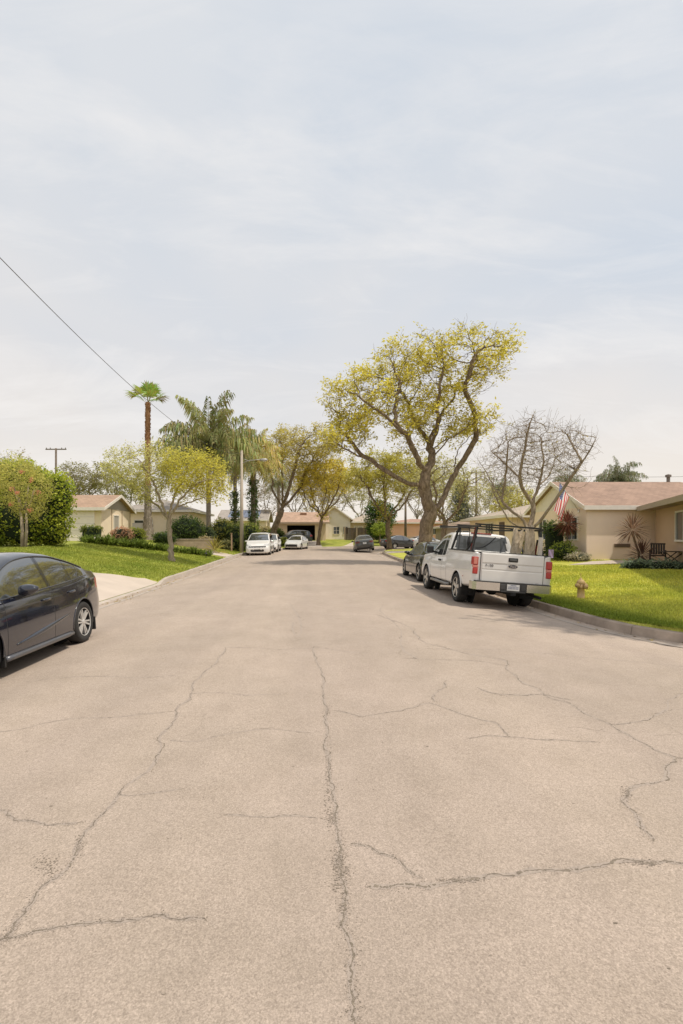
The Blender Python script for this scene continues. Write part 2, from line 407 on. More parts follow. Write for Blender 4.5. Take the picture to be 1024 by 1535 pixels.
def kerb(name, pl, side, mats):
    sg = -1 if side == 'L' else 1                         # outward side of travel
    # travel of LEFT runs away from the camera: outside is to its left; RIGHT runs from the corner: outside is to its right
    prof = [(-.46,.006,0),(-.01,-.012,0),(.0,-.012,1),(.035,.145,1),(.05,.165,1),(.15,.17,1),(.17,.10,1)]
    rows = []
    vs = []
    for i, p in enumerate(pl):
        t = (pl[min(i+1,len(pl)-1)]-pl[max(i-1,0)]).normalized(); n = Vector((t.y,-t.x,0))*sg
        k = 1-.85*drop(side, p)
        for (o, h, r) in prof:
            q = p+n*o
            vs.append((q.x, q.y, road_z(p.x+n.x*min(o,0), p.y+n.y*min(o,0)) + (h*k if r else h)))
    m = len(prof)
    fs = [(i*m+j, i*m+j+1, (i+1)*m+j+1, (i+1)*m+j) for i in range(len(pl)-1) for j in range(m-1)]
    mi = [0 if j < 1 else 1 for i in range(len(pl)-1) for j in range(m-1)]
    o = new_mesh(name, vs, fs, mats, None, mi)
    bm = bmesh.new(); bm.from_mesh(o.data); bmesh.ops.recalc_face_normals(bm, faces=bm.faces)
    bm.to_mesh(o.data); bm.free()
    # expansion joints: thin dark lines across the kerb
    o.data.materials.append(crackm); jv = MB(); last = None
    for i in range(2, len(pl)-1):
        if last is None or (pl[i]-last).length > 3.05:
            last = pl[i]; t = (pl[i+1]-pl[i-1]).normalized()
            for j in range(m-2):
                a0, a1 = Vector(vs[i*m+j]), Vector(vs[i*m+j+1]); nn = (a1-a0).cross(t).normalized(); nn = nn if nn.z > 0 or (abs(nn.z) < .3 and nn.dot(Vector((-sg,0,0))) > 0) else -nn
                w2 = t*.006; jv.add([a0-w2+nn*.002, a1-w2+nn*.002, a1+w2+nn*.002, a0+w2+nn*.002], [(0,1,2,3)], 2)
    bm = bmesh.new(); bm.from_mesh(o.data); V2 = [bm.verts.new(v) for v in jv.v]
    for f in jv.f: bm.faces.new([V2[i] for i in f]).material_index = 2
    bm.to_mesh(o.data); bm.free()
    return tag(o, kind='structure')
kerb('kerb', LEFT, 'L', [concrete, concrete])
kerb('kerb', RIGHT, 'R', [M('gutter_concrete', (.43,.36,.30), .85, var=.15, scale=2), concrete_d])

Lb = offs(LEFT, -.16); Rb = offs(RIGHT, .16)
pl = [(p.x,p.y) for p in Lb] + [(70,63.16),(160,64),(160,260),(-160,260),(-160,-40)]
lawnL = poly_sheet('lawn', pl, ground_z, .5, lawn_l, skirt=.3); tag(lawnL, kind='structure')
pr = [(p.x,p.y) for p in Rb] + [(160,55.5),(160,5.3)]
lawnR = poly_sheet('lawn', pr, ground_z, .5, lawn_r, skirt=.3); tag(lawnR, kind='structure')

def path_sheet(name, poly, mat=walkm, dz=.015, step=.75):
    o = poly_sheet(name, poly, ground_z, step, mat, dz); return tag(o, kind='structure')
dw = poly_sheet('driveway', [(-5.79,12.0),(-5.79,19.2),(-6.3,19.3),(-7.75,18.1),(-12,16.6),(-40,16.6),(-40,12.6),(-9,12.6),(-7,12.4)], lambda x,y: ground_z(x,y)+.015, .5, walkm); tag(dw, kind='structure')
dw2 = poly_sheet('driveway', [(-5.79,34.6),(-5.79,37.6),(-7.4,38.0),(-7.9,37.0),(-7.6,34.8)], lambda x,y: ground_z(x,y)+.015, .75, walkm); tag(dw2, kind='structure')
path_sheet('front_walk', [(11.6,23.2),(13.3,24.4),(19.5,24.4),(19.0,22.8),(13.2,22.6)])
path_sheet('driveway', [(5.95,40.5),(5.95+.35,44.8),(16,44.5),(16,40.5)])
path_sheet('driveway', [(-2.6,55.3),(-1.0,57.2),(1.2,59.0),(1.0,70.5),(-5.0,70.5)], dz=.02)
path_sheet('front_walk', [(3.4,60.3),(5.2,61.0),(7,70),(5.8,70)], dz=.02)

# grass blades: dense short blades, one object per lawn
def grass(name, region, dens, hgt, cols, green):
    pts = []
    for (x0,x1,y0,y1,d,fn) in region:
        n = int((x1-x0)*(y1-y0)*d*dens)
        X = RNG.uniform(x0,x1,n); Y = RNG.uniform(y0,y1,n)
        pts += [(x,y) for x,y in zip(X,Y) if fn(x,y)]
    n = len(pts); P = np.array([(x,y,ground_z(x,y)+.012) for x,y in pts])
    a = RNG.uniform(0,2*PI,n); h = hgt*RNG.uniform(.5,1.25,n); w = .006+.005*RNG.random(n)
    w *= 1+P[:,1]/14
    le = RNG.uniform(0,2*PI,n); ll = h*RNG.uniform(.1,.7,n)
    v = np.empty((n,3,3))
    v[:,0] = P+np.stack([np.cos(a)*w,np.sin(a)*w,np.full(n,-.005)],1)
    v[:,1] = P-np.stack([np.cos(a)*w,np.sin(a)*w,np.full(n,.005)],1)
    v[:,2] = P+np.stack([np.cos(le)*ll,np.sin(le)*ll,h],1)
    nz = np.sin(P[:,0]*1.7+np.sin(P[:,1]*.9)*2)*np.sin(P[:,1]*1.3+1)*.5+.5
    k = np.clip(nz*.6+RNG.random(n)*.4,0,1)[:,None]
    c = np.array(cols[0])*(1-k)+np.array(cols[1])*k
    gk = np.array([green(x,y) for x,y in pts])[:,None]; c = c*(1-gk)+np.array((.20,.27,.028))*gk
    c = c*RNG.uniform(.75,1.2,n)[:,None]
    return raw_mesh(name, v.reshape(-1,3), 3, np.repeat(np.hstack([c,np.ones((n,1))]),3,0), leaf_mat('grass_blade',.3))
def raw_mesh(name, verts, k, cols, mat, parent=None):
    n = len(verts)//k; me = bpy.data.meshes.new(name)
    me.vertices.add(len(verts)); me.vertices.foreach_set('co', np.asarray(verts,dtype=np.float32).ravel())
    me.loops.add(len(verts)); me.loops.foreach_set('vertex_index', np.arange(len(verts),dtype=np.int32))
    me.polygons.add(n); me.polygons.foreach_set('loop_start', np.arange(0,len(verts),k,dtype=np.int32))
    me.polygons.foreach_set('loop_total', np.full(n,k,dtype=np.int32))
    me.update(calc_edges=True)
    at_ = me.attributes.new('Col','FLOAT_COLOR','POINT'); at_.data.foreach_set('color', np.asarray(cols,dtype=np.float32).ravel())
    me.materials.append(mat); o = bpy.data.objects.new(name, me); COL.objects.link(o)
    if parent is not None: o.parent = parent
    return o
def right_ok(x, y):
    if y < 7.9: return False
    e = np.interp(y, [7.9,9.0,10.4,12.8,20,31,40], [7.50,6.40,5.88,5.72,5.70,5.62,5.88])
    return x > e and x > .66*(y-9) and not (y > 22.4 and x > 11.3 and y < 24.6)
gr = grass('grass', [(5.6,11.5,7.9,14,1300,right_ok),(5.6,16,14,22.6,420,right_ok),(5.6,14,22.6,39,150,right_ok),(5.6,6.6,8.6,20,1500,right_ok)], 1, .05, [(.40,.46,.06),(.83,.78,.16)], lambda x,y: clamp(1.15-(x-np.interp(y,[7.9,9.0,10.4,12.8,20],[7.55,6.46,5.94,5.78,5.76]))/.9,0,.9) if y < 15 else 0)
tag(gr, 'short yellow green grass of the lawn around the hydrant', 'grass', kind='stuff')
def left_ok(x, y):
    if x > -5.72 or y < 17: return False
    lim = np.interp(-x, [5.7,6.3,7.75,12,40], [19.25,19.35,18.2,16.7,16.7])
    return y > lim and not (34.4 < y < 38.0 and x > -8)
gl = grass('grass', [(-12.5,-5.7,17,24,420,left_ok),(-12.5,-5.7,24,33.5,220,left_ok),(-12,-5.7,36.5,46,90,left_ok)], 1, .055, [(.25,.33,.045),(.60,.59,.13)], lambda x,y: .25)
tag(gl, 'green grass of the sloping lawn on the left of the street', 'grass', kind='stuff')

# dry leaves blown into the gutters and on the lawn edge
n = 900; pts = []
for _ in range(n):
    if random.random() < .6:
        i = random.randrange(20, len(RIGHT)-130); p = RIGHT[i]; q = offs(RIGHT, -abs(random.gauss(0,.22))-.03)[i] if False else p+Vector((-abs(random.gauss(0,.28))-.04, random.uniform(-.3,.3), 0))
    else:
        y = random.uniform(12,44); q = Vector((-5.55+abs(random.gauss(0,.3)), y, 0))
    pts.append((q.x, q.y, road_z(q.x,q.y)+.012))
P = np.array(pts); a = RNG.uniform(0,2*PI,n); l = RNG.uniform(.02,.055,n); tl = RNG.uniform(-.01,.012,(n,2))
d = np.stack([np.cos(a)*l,np.sin(a)*l,tl[:,0]],1); w = np.stack([-np.sin(a)*l*.4,np.cos(a)*l*.4,tl[:,1]],1)
v = np.stack([P-d, P+w, P+d, P-w],1); k = RNG.random(n)[:,None]
c = np.hstack([np.array((.20,.13,.06))*(1-k)+np.array((.45,.34,.14))*k, np.ones((n,1))])
fl_ = raw_mesh('fallen_leaves', v.reshape(-1,3), 4, np.repeat(c,4,0), leaf_mat('dry_leaf',.1)); tag(fl_, 'dry fallen leaves lying along the gutters', 'leaf litter', kind='stuff')
# ------------------------------------------------------------------ vehicles
def pchip(pts):
    x = np.array([p[0] for p in pts], float); y = np.array([p[1] for p in pts], float)
    h = np.diff(x); d = np.diff(y)/h; m = np.zeros(len(x))
    for i in range(1, len(x)-1):
        if d[i-1]*d[i] > 0:
            w1 = 2*h[i]+h[i-1]; w2 = h[i]+2*h[i-1]; m[i] = (w1+w2)/(w1/d[i-1]+w2/d[i])
    m[0] = d[0]; m[-1] = d[-1]
    def f(q):
        q = np.clip(np.asarray(q, float), x[0], x[-1]); i = np.clip(np.searchsorted(x, q, side='right')-1, 0, len(h)-1)
        t = (q-x[i])/h[i]
        return ((1+2*t)*(1-t)**2*y[i] + t*(1-t)**2*h[i]*m[i] + t*t*(3-2*t)*y[i+1] + t*t*(t-1)*h[i]*m[i+1])
    return f

glass = M('car_glass', (.035,.038,.037), .03, var=.05, spec=.8, coat=1, cior=2.1)
glass_grey = M('car_glass_grey', (.10,.105,.105), .06, var=.08, spec=.6)
rubber = M('tyre_rubber', (.028,.026,.024), .85, var=.2, scale=12)
alloy = M('wheel_alloy', (.52,.50,.47), .32, metal=.7, var=.08)
chrome = M('chrome_trim', (.62,.60,.57), .18, metal=.9, var=.05)
blackp = M('black_plastic', (.022,.021,.020), .5, var=.15)
wellm = M('wheel_well_black', (.010,.010,.010), .9)
redl = M('tail_lens_red', (.42,.035,.03), .12, var=.1, spec=.7)
redp = M('tail_lens_pale', (.60,.22,.17), .12, var=.1, spec=.7)
lampm = M('headlamp_clear', (.55,.55,.54), .08, var=.2, scale=20, spec=.8)
seamm = M('panel_gap', (.018,.017,.016), .8)
platem = M('plate_white', (.70,.69,.66), .5, var=.06)
plateb = M('plate_blue', (.16,.18,.30), .5)

VSEG = [2,1,3,7,7,6,1,9,3,4,5]
def section(u, S):
    """half-section control points at station u; returns (K,2) list of (y,z)"""
    w = float(S['w'](u)); zb = float(S['zb'](u)); bl = float(S['belt'](u)); tp = float(S['top'](u))
    tp = max(tp, bl+.012); h = tp-bl; d = bl-zb; tum = S.get('tum', .45); wb = w*S.get('shoulder', .94)
    rc = S.get('corner', .06)*min(1, h/.25)
    return [(0,zb),(w*.82,zb),(w*.955,zb+.035),(w*.985,zb+.2*d),(w,zb+.45*d),(w*.99,zb+.72*d),(w*.965,zb+.94*d),(wb,bl),
            (wb-tum*h*.82,bl+.82*h),(wb-tum*h-rc,bl+.94*h),((wb-tum*h)*.55,bl+.988*h),(0,tp)]
def cr1(P, seg):
    """Catmull-Rom through control points with seg[i] subdivisions; returns points and the control index of each"""
    P = np.array(P, float); E = np.vstack([2*P[0]-P[1], P, 2*P[-1]-P[-2]]); out = []
    for i in range(len(P)-1):
        a,b,c,d = E[i],E[i+1],E[i+2],E[i+3]
        # centripetal-like damping: limit tangents by the segment length
        L = np.linalg.norm(c-b)+1e-9
        m0 = (c-a)*.5; m1 = (d-b)*.5
        for m in (m0, m1):
            l = np.linalg.norm(m)
            if l > L: m *= L/l
        for k in range(seg[i]):
            t = k/seg[i]
            out.append((1+2*t)*(1-t)**2*b + t*(1-t)**2*m0 + t*t*(3-2*t)*c + t*t*(t-1)*m1)
    out.append(P[-1]); return np.array(out)

def wheel_meshes(R, W, style, detail):
    n = 40 if detail > 1 else 18
    t = MB(); r = MB(); rr = R*.66
    t.lathe([(rr,W*.38),(rr*1.06,W*.47),(R*.86,W*.5),(R*.95,W*.47),(R,W*.36),(R,-W*.36),(R*.95,-W*.47),(R*.84,-W*.5),(rr,-W*.42)], n, 0, 'x')
    r.lathe([(0,W*.12),(rr*.9,W*.12),(rr*.93,W*.42),(rr*1.03,W*.47),(rr*1.03,W*.40)], n, 1, 'x')
    r.lathe([(rr*.9,W*.16),(rr*.985,W*.46),(rr*1.035,W*.48),(rr*1.035,W*.44)], n, 0, 'x')
    ns, wd, tw = style
    for k in range(ns):
        a = 2*PI*k/ns
        for da in ((-tw,tw) if tw else (0,)):
            A = Vector((W*.40, .16*rr*math.cos(a+da*2), .16*rr*math.sin(a+da*2))); B = Vector((W*.43, .96*rr*math.cos(a+da), .96*rr*math.sin(a+da)))
            t3 = (B-A).normalized(); s = Vector((1,0,0)).cross(t3).normalized()
            vs = []
            for p, wv in ((A, wd*.8), (B, wd)):
                for xx in (-.03, .0):
                    for q in (-1,1): vs.append(p+s*q*wv*rr*.5+Vector((xx,0,0)))
            r.add(vs, [(2,3,7,6),(0,4,5,1),(0,2,6,4),(1,5,7,3),(0,1,3,2),(4,6,7,5)], 0)
    r.lathe([(0,W*.46),(rr*.13,W*.455),(rr*.2,W*.42),(rr*.2,W*.3)], 16, 0, 'x')
    return t, r
def add_wheels(root, S):
    detail = S.get('detail', 1); R = S['R']; W = S.get('tw', .21); out = S['wheel_y']
    tm, rm = wheel_meshes(R, W, S.get('style', (5,.32,0)), detail)
    first = None
    for uw in S['wheels']:
        for sd in (1,-1):
            y = S['L']/2-uw
            if first is None:
                w = tm.build('wheel', rubber, root, True); rim = rm.build('rim', [S.get('rimmat', alloy), wellm], w, False); first = (w, rim)
            else:
                w = first[0].copy(); COL.objects.link(w); w.parent = root
                rim = first[1].copy(); COL.objects.link(rim); rim.parent = w
            w.location = (sd*(out-W/2), y, R)
            w.rotation_euler = (random.uniform(0,1), 0, 0 if sd > 0 else PI)

def loft_body(root, S, mats):
    """the car's shell: a dense lofted surface whose faces are sorted into parts. y forward = L/2-u"""
    L = S['L']; du = S.get('du', .05); k = S.get('vk', 1)
    seg = [max(1, int(round(s*k))) for s in VSEG]; idx = np.concatenate([[0], np.cumsum(seg)])
    us = set(np.round(np.arange(0.0, L+1e-6, du), 4)); us |= {0.0, L, .03, .08, L-.03, L-.08}
    for s in S.get('seams', []): us |= {s-.006, s+.006}
    for a, b in S['side_glass']: us |= {a, b}
    for a, b in (S['windshield'], S['rear_glass']): us |= {a, b}
    us |= set(S.get('extra_u', []))
    us = sorted(us); us = [u for i, u in enumerate(us) if i == 0 or u-us[i-1] > 1e-3]
    fl, rl = S['front_lean'], S['rear_lean']
    rings = []; 
    for u in us:
        h = cr1(section(u, S), seg); ring = np.vstack([h, (h*[-1,1])[::-1][1:-1]])      # closed ring
        z = ring[:,1]; yy = L/2-u - fl(z)*max(0,1-u/.7)**1.5 + rl(z)*max(0,1-(L-u)/.7)**1.5
        rings.append(np.stack([ring[:,0], yy, z],1))
    def caps(r, n, sg):
        c = r.mean(0); c[0] = 0; out = []
        for i in range(1, n+1):
            s = 1-i/n; q = c+(r-c)*max(s,.02); q[:,1] = r[:,1]*s+c[1]*(1-s)+sg*S.get('dome',.05)*(1-s*s); out.append(q)
        return out
    nc = 7 if k >= 1 else 4
    front = caps(rings[0], nc, 1)[::-1]; rear = caps(rings[-1], nc, -1)
    allr = front+rings+rear; U = [-1]*nc+us+[L+1]*nc
    G = np.array(allr); nr, nv = G.shape[:2]; half = len(cr1(section(us[0], S), seg))
    jb, jg, jr = idx[7], idx[8], idx[9]                # belt, top of side glass, roof rail
    arches = [(L/2-uw, S['R']+.005) for uw in S['wheels']]; Ra = S['Ra']
    parts = {}
    def side_j(j): return j if j < half else nv-j
    cen = (G[:-1]+G[1:])/2
    # snap arch border vertices to a clean circle
    snap = {}
    keepm = np.ones((nr-1, nv), bool); name = np.empty((nr-1, nv), object)
    for i in range(nr-1):
        um = (U[i]+U[i+1])/2 if U[i] >= 0 and U[i+1] <= L else (-1 if U[i] < 0 else L+1)
        for j in range(nv):
            j2 = (j+1)%nv; a = side_j(j); b = side_j(j2); lo, hi = min(a,b), max(a,b)
            c = (G[i,j]+G[i+1,j]+G[i,j2]+G[i+1,j2])/4
            if hi <= jb:
                cut = False
                for (wy, wz) in arches:
                    if abs(c[0]) > S['w0']*.5 and (c[1]-wy)**2+(c[2]-wz)**2 < Ra*Ra: cut = True
                if cut: keepm[i,j] = False; continue
            nm = 'body'
            if 0 < um < L:
                hh = float(S['top'](um))-float(S['belt'](um))
                if lo >= jb and hi <= jg and hh > .10:
                    for q, (a_, b_) in enumerate(S['side_glass']):
                        if a_ <= um <= b_: nm = ('window', q, c[0] > 0)
                if lo >= jr:
                    if S['windshield'][0] <= um <= S['windshield'][1]: nm = ('windshield',)
                    if S['rear_glass'][0] <= um <= S['rear_glass'][1] and S['rear_ok'](c): nm = ('rear_window',)
                if nm == 'body':
                    for s in S.get('seams', []):
                        if abs(um-s) < .0061 and idx[2] <= lo and hi <= (jb if s in S.get('low_seams', []) else jg): nm = 'seam'
            if nm == 'body' and S.get('lights'):
                l = S['lights'](L/2-c[1], c[0], c[2])
                if l: nm = (l, c[0] > 0) if l in ('headlight','taillight') else ((l, c[1] > 0) if l == 'bumper' else (l,))
            if S.get('drop_face') and S['drop_face'](L/2-c[1], c[0], c[2], lo >= jb): keepm[i,j] = False; continue
            name[i,j] = nm
    for i in range(nr):
        for j in range(nv):
            if side_j(j) > jb or abs(G[i,j,0]) < S['w0']*.45: continue
            for (wy, wz) in arches:
                dy, dz = G[i,j,1]-wy, G[i,j,2]-wz; d = math.hypot(dy, dz)
                if d < Ra and d > Ra-du*1.6 and d > 1e-6:
                    G[i,j,1] = wy+dy/d*Ra; G[i,j,2] = max(wz+dz/d*Ra, float(G[i,j,2]) if dz < -.1 else -9)
    for i in range(nr-1):
        for j in range(nv):
            if not keepm[i,j]: continue
            nm = name[i,j]; key = 'body' if nm == 'seam' else nm
            parts.setdefault(key, []).append((i,j,(j+1)%nv, 1 if nm == 'seam' else 0))
    objs = {}
    for key, fs in parts.items():
        used = {}; vs = []; F_ = []; mi = []
        for (i,j,j2,m) in fs:
            ids = []
            for (a,b) in ((i,j),(i,j2),(i+1,j2),(i+1,j)):
                if (a,b) not in used: used[(a,b)] = len(vs); vs.append(G[a,b])
                ids.append(used[(a,b)])
            F_.append(tuple(ids)); mi.append(m)
        nm = key if key == 'body' else key[0]
        mt = {'body':[S['paint'], seamm, wellm], 'window':S.get('glass', glass), 'windshield':S.get('wglass', S.get('glass', glass)), 'rear_window':S.get('rglass', S.get('glass', glass)),
              'headlight':lampm, 'taillight':S.get('tail', redl), 'grille':blackp, 'bumper':S.get('bumper_mat', blackp), 'tailgate':S['paint']}[nm]
        o = new_mesh(nm, vs, F_, mt, root, mi, True)
        objs[key] = o
    # wheel housings
    for (wy, wz) in arches:
        for sd in (1,-1):
            mb = MB()
            x0 = sd*(S['w0']-.035); x1 = sd*(S['w0']-.40); n = 18; vs = []
            for q in range(n+1):
                a = -.35+(PI+.7)*q/n
                for x in (x0, x1): vs.append((x, wy+math.cos(a)*(Ra+.012), wz+math.sin(a)*(Ra+.012)))
            fs = [(2*q,2*q+1,2*q+3,2*q+2) for q in range(n)]
            mb.add(vs, fs, 0)
            c0 = len(vs); mb.add([(x1, wy, wz)]+[(x1, wy+math.cos(2*PI*q/24)*(Ra+.012), wz+math.sin(2*PI*q/24)*(Ra+.012)) for q in range(24)], [(0,1+q,1+(q+1)%24) for q in range(24)], 0)
            mb.build('wheel_housing', wellm, root)
    return objs, G

def sit(root, x, y, yaw, wb, tw=1.5):
    """stand a vehicle on the road or ground, tilted with its cross fall"""
    def gz(a, b): 
        onroad = (-5.55 < a < 5.55 and b < 60) or (b > 55 and a > 6.8 and b < 62)
        return road_z(a, b) if onroad else ground_z(a, b)+.02
    f = Vector((-math.sin(yaw), math.cos(yaw), 0)); r = Vector((math.cos(yaw), math.sin(yaw), 0)); c = Vector((x,y,0))
    P = {(i,j): gz(*(c+f*i*wb/2+r*j*tw/2)[:2]) for i in (1,-1) for j in (1,-1)}
    pitch = math.atan2((P[1,1]+P[1,-1]-P[-1,1]-P[-1,-1])/2, wb); roll = math.atan2((P[1,-1]+P[-1,-1]-P[1,1]-P[-1,1])/2, tw)
    root.rotation_mode = 'ZXY' if False else 'YXZ'
    root.rotation_euler = (pitch, roll, yaw); root.location = (x, y, sum(P.values())/4)

def const(v): return lambda q: np.zeros_like(np.asarray(q,float))+v
def paint(name, col, rough=.25, metal=0., coat=.8): return M(name, col, rough, metal, var=.04, scale=3, coat=coat, spec=.5)

def sedan_spec(**kw):
    S = dict(L=4.63, R=.318, Ra=.372, wheels=(.955,3.655), w0=.875, wheel_y=.872, tw=.205,
        zb=pchip([(0,.24),(.4,.19),(1.4,.175),(3.2,.175),(4.0,.22),(4.63,.30)]),
        top=pchip([(0,.64),(.1,.70),(.5,.80),(1.0,.90),(1.28,.965),(1.6,1.13),(1.95,1.355),(2.3,1.465),(2.65,1.495),(3.05,1.47),(3.45,1.37),(3.85,1.21),(4.15,1.11),(4.42,1.085),(4.56,1.06),(4.63,.98)]),
        belt=pchip([(0,.60),(.5,.72),(1.2,.875),(1.7,.915),(2.5,.945),(3.3,.985),(3.9,1.035),(4.3,1.035),(4.63,.90)]),
        w=pchip([(0,.60),(.08,.70),(.35,.82),(.8,.87),(2.3,.885),(3.7,.88),(4.2,.835),(4.5,.76),(4.63,.66)]),
        tum=.50, shoulder=.935, corner=.07, du=.05, vk=.6, detail=1,
        side_glass=[(1.5,2.40),(2.49,3.36),(3.385,3.86)], windshield=(1.34,2.12), rear_glass=(3.36,4.06), rear_ok=lambda c: True,
        seams=[1.36,2.445,3.34], low_seams=[1.36],
        front_lean=pchip([(0,.08),(.3,0),(.5,0),(.75,.08),(1.2,.3)]), rear_lean=pchip([(0,.10),(.35,.02),(.55,0),(.85,.03),(1.0,.0),(1.1,.04)]),
        paint=None, style=(5,.30,.18))
    def lights(u, y, z):
        if u < .55 and abs(y) > .42 and .60 < z < .70+.13*u: return 'headlight'
        if u < .10 and abs(y) < .62 and .30 < z < .56: return 'grille'
        if u > 4.27 and abs(y) > .40 and .80 < z < .965: return 'taillight'
        if u > 4.5 and .24 < z < .42: return 'bumper'
        return None
    S['lights'] = lights; S.update(kw); return S

def suv_spec(**kw):
    S = sedan_spec(L=4.6, R=.35, Ra=.41, wheels=(.9,3.55), w0=.9, wheel_y=.9,
        zb=const(.24),
        top=pchip([(0,.80),(.1,.88),(.5,.98),(1.0,1.06),(1.2,1.10),(1.6,1.38),(1.95,1.60),(2.3,1.68),(3.0,1.69),(3.8,1.64),(4.15,1.55),(4.4,1.25),(4.52,1.08),(4.6,.95)]),
        belt=pchip([(0,.72),(.5,.88),(1.2,1.01),(2.4,1.04),(3.6,1.09),(4.3,1.08),(4.6,.90)]),
        w=pchip([(0,.66),(.1,.78),(.4,.88),(1.,.91),(3.7,.91),(4.3,.86),(4.6,.74)]),
        tum=.32, side_glass=[(1.4,2.35),(2.43,3.25),(3.31,3.95)], windshield=(1.24,2.0), rear_glass=(4.1,4.5), rear_ok=lambda c: c[2] > 1.12, seams=[1.3,2.39,3.28], low_seams=[1.3])
    def lights(u, y, z):
        if u < .5 and abs(y) > .45 and .74 < z < .88: return 'headlight'
        if u < .12 and abs(y) < .55 and .55 < z < .74: return 'grille'
        if u > 4.2 and abs(y) > .58 and .86 < z < 1.12: return 'taillight'
        if (u < .12 or u > 4.48) and .26 < z < .46: return 'bumper'
        return None
    S['lights'] = lights; S.update(kw); return S

def van_spec(**kw):
    S = suv_spec(L=5.08, R=.335, Ra=.39, wheels=(1.0,4.03), w0=.97, wheel_y=.965, zb=const(.2),
        top=pchip([(0,.78),(.1,.86),(.5,.98),(.85,1.07),(1.05,1.14),(1.5,1.42),(1.95,1.65),(2.4,1.76),(3.2,1.79),(4.3,1.76),(4.75,1.68),(4.95,1.30),(5.08,.95)]),
        belt=pchip([(0,.70),(.5,.86),(1.1,1.01),(2.4,1.06),(4.2,1.10),(4.8,1.08),(5.08,.90)]),
        w=pchip([(0,.70),(.1,.84),(.4,.94),(1.,.98),(4.3,.98),(4.8,.92),(5.08,.78)]),
        tum=.27, side_glass=[(1.35,2.3),(2.38,3.4),(3.46,4.5)], windshield=(1.1,2.08), rear_glass=(4.78,4.97), rear_ok=lambda c: c[2] > 1.12, seams=[1.3,2.34,3.43], low_seams=[1.3])
    def lights(u, y, z):
        if u < .75 and abs(y) > .50 and .74 < z < .86+.1*u: return 'headlight'
        if u < .14 and abs(y) < .60 and (.62 < z < .72): return 'grille'
        if u < .14 and abs(y) < .55 and (.28 < z < .46): return 'bumper'
        if u > 4.6 and abs(y) > .62 and .86 < z < 1.25: return 'taillight'
        return None
    S['lights'] = lights; S.update(kw); return S

def tube_loop(mb, pts, r, n=5, m=0): mb.tube(pts, r, n, m)

def mirror(root, x, y, z, s, mat, sc=1.0):
    mb = MB()
    # rounded housing tapering outward
    prof = []
    n = 12; rows = 7; vs = []; fs = []
    for i in range(rows):
        t = i/(rows-1); xx = s*(.02+.21*t)*sc; ry = .075*sc*(math.sin(PI*(.18+.78*t))**.5); rz = .075*sc*(math.sin(PI*(.2+.76*t))**.5)*(1-.25*t)
        for k in range(n):
            a = 2*PI*k/n; vs.append((x+xx, y+ry*math.cos(a)*(.9 if math.cos(a) > 0 else .75), z+.02+rz*math.sin(a)+.015*t))
    fs = [(i*n+k, i*n+(k+1)%n, (i+1)*n+(k+1)%n, (i+1)*n+k) for i in range(rows-1) for k in range(n)]
    fs += [tuple(range(n)), tuple((rows-1)*n+k for k in range(n))]
    mb.add(vs, fs, 0)
    o = mb.build('mirror', mat, root, True)
    m2 = MB(); m2.bar((x-s*.03,y+.01,z-.07),(x+s*.09*sc,y,z-.02),.07,.05,0); m2.build('mirror_foot', blackp, o)
    return o

def text_mesh(name, txt, size, mat, parent, loc, rot, ext=.002, shear=0):
    cu = bpy.data.curves.new(name, 'FONT'); cu.body = txt; cu.size = size; cu.extrude = ext; cu.align_x = 'CENTER'; cu.align_y = 'CENTER'; cu.shear = shear
    o = bpy.data.objects.new(name, cu); COL.objects.link(o)
    dg = bpy.context.evaluated_depsgraph_get(); me = bpy.data.meshes.new_from_object(o.evaluated_get(dg))
    bpy.data.objects.remove(o); bpy.data.curves.remove(cu)
    me.materials.clear(); me.materials.append(mat)
    m = bpy.data.objects.new(name, me); COL.objects.link(m); m.parent = parent; m.location = loc; m.rotation_euler = rot; return m

def plate(root, x, y, z, front, w=.305, h=.15):
    mb = MB(); s = 1 if front else -1
    mb.box(x-w/2, y-.006, z-h/2, x+w/2, y+.006, z+h/2, 0, .004)
    yy = y+s*.0075
    for i in range(7):
        cx = x-w*.36+i*w*.12; mb.box(cx-.010, min(yy,yy+s*.002), z-.034, cx+.010, max(yy,yy+s*.002), z+.026, 1)
        mb.box(cx-.004, min(yy,yy+s*.003), z-.018, cx+.004, max(yy,yy+s*.003), z+.012, 0)
    mb.box(x-.07, min(yy,yy+s*.002), z+.045, x+.07, max(yy,yy+s*.002), z+.060, 1)
    return mb.build('number_plate', [platem, plateb], root)

def simple_car(name, label, cat, S, pos, yaw, group=None, plates=True):
    root = thing(name, label, cat, group=group)
    objs, G = loft_body(root, S, None); add_wheels(root, S)
    L = S['L']
    for s in (1,-1): mirror(root, s*S['w0']*.93, L/2-S['windshield'][0]-.35, float(S['belt'](1.6))+.04, s, S['paint'])
    if plates:
        plate(root, 0, -L/2-.055+S.get('plate_in',0), S.get('plate_z',.78), False)
    sit(root, pos[0], pos[1], yaw, S['wheels'][1]-S['wheels'][0]); return root

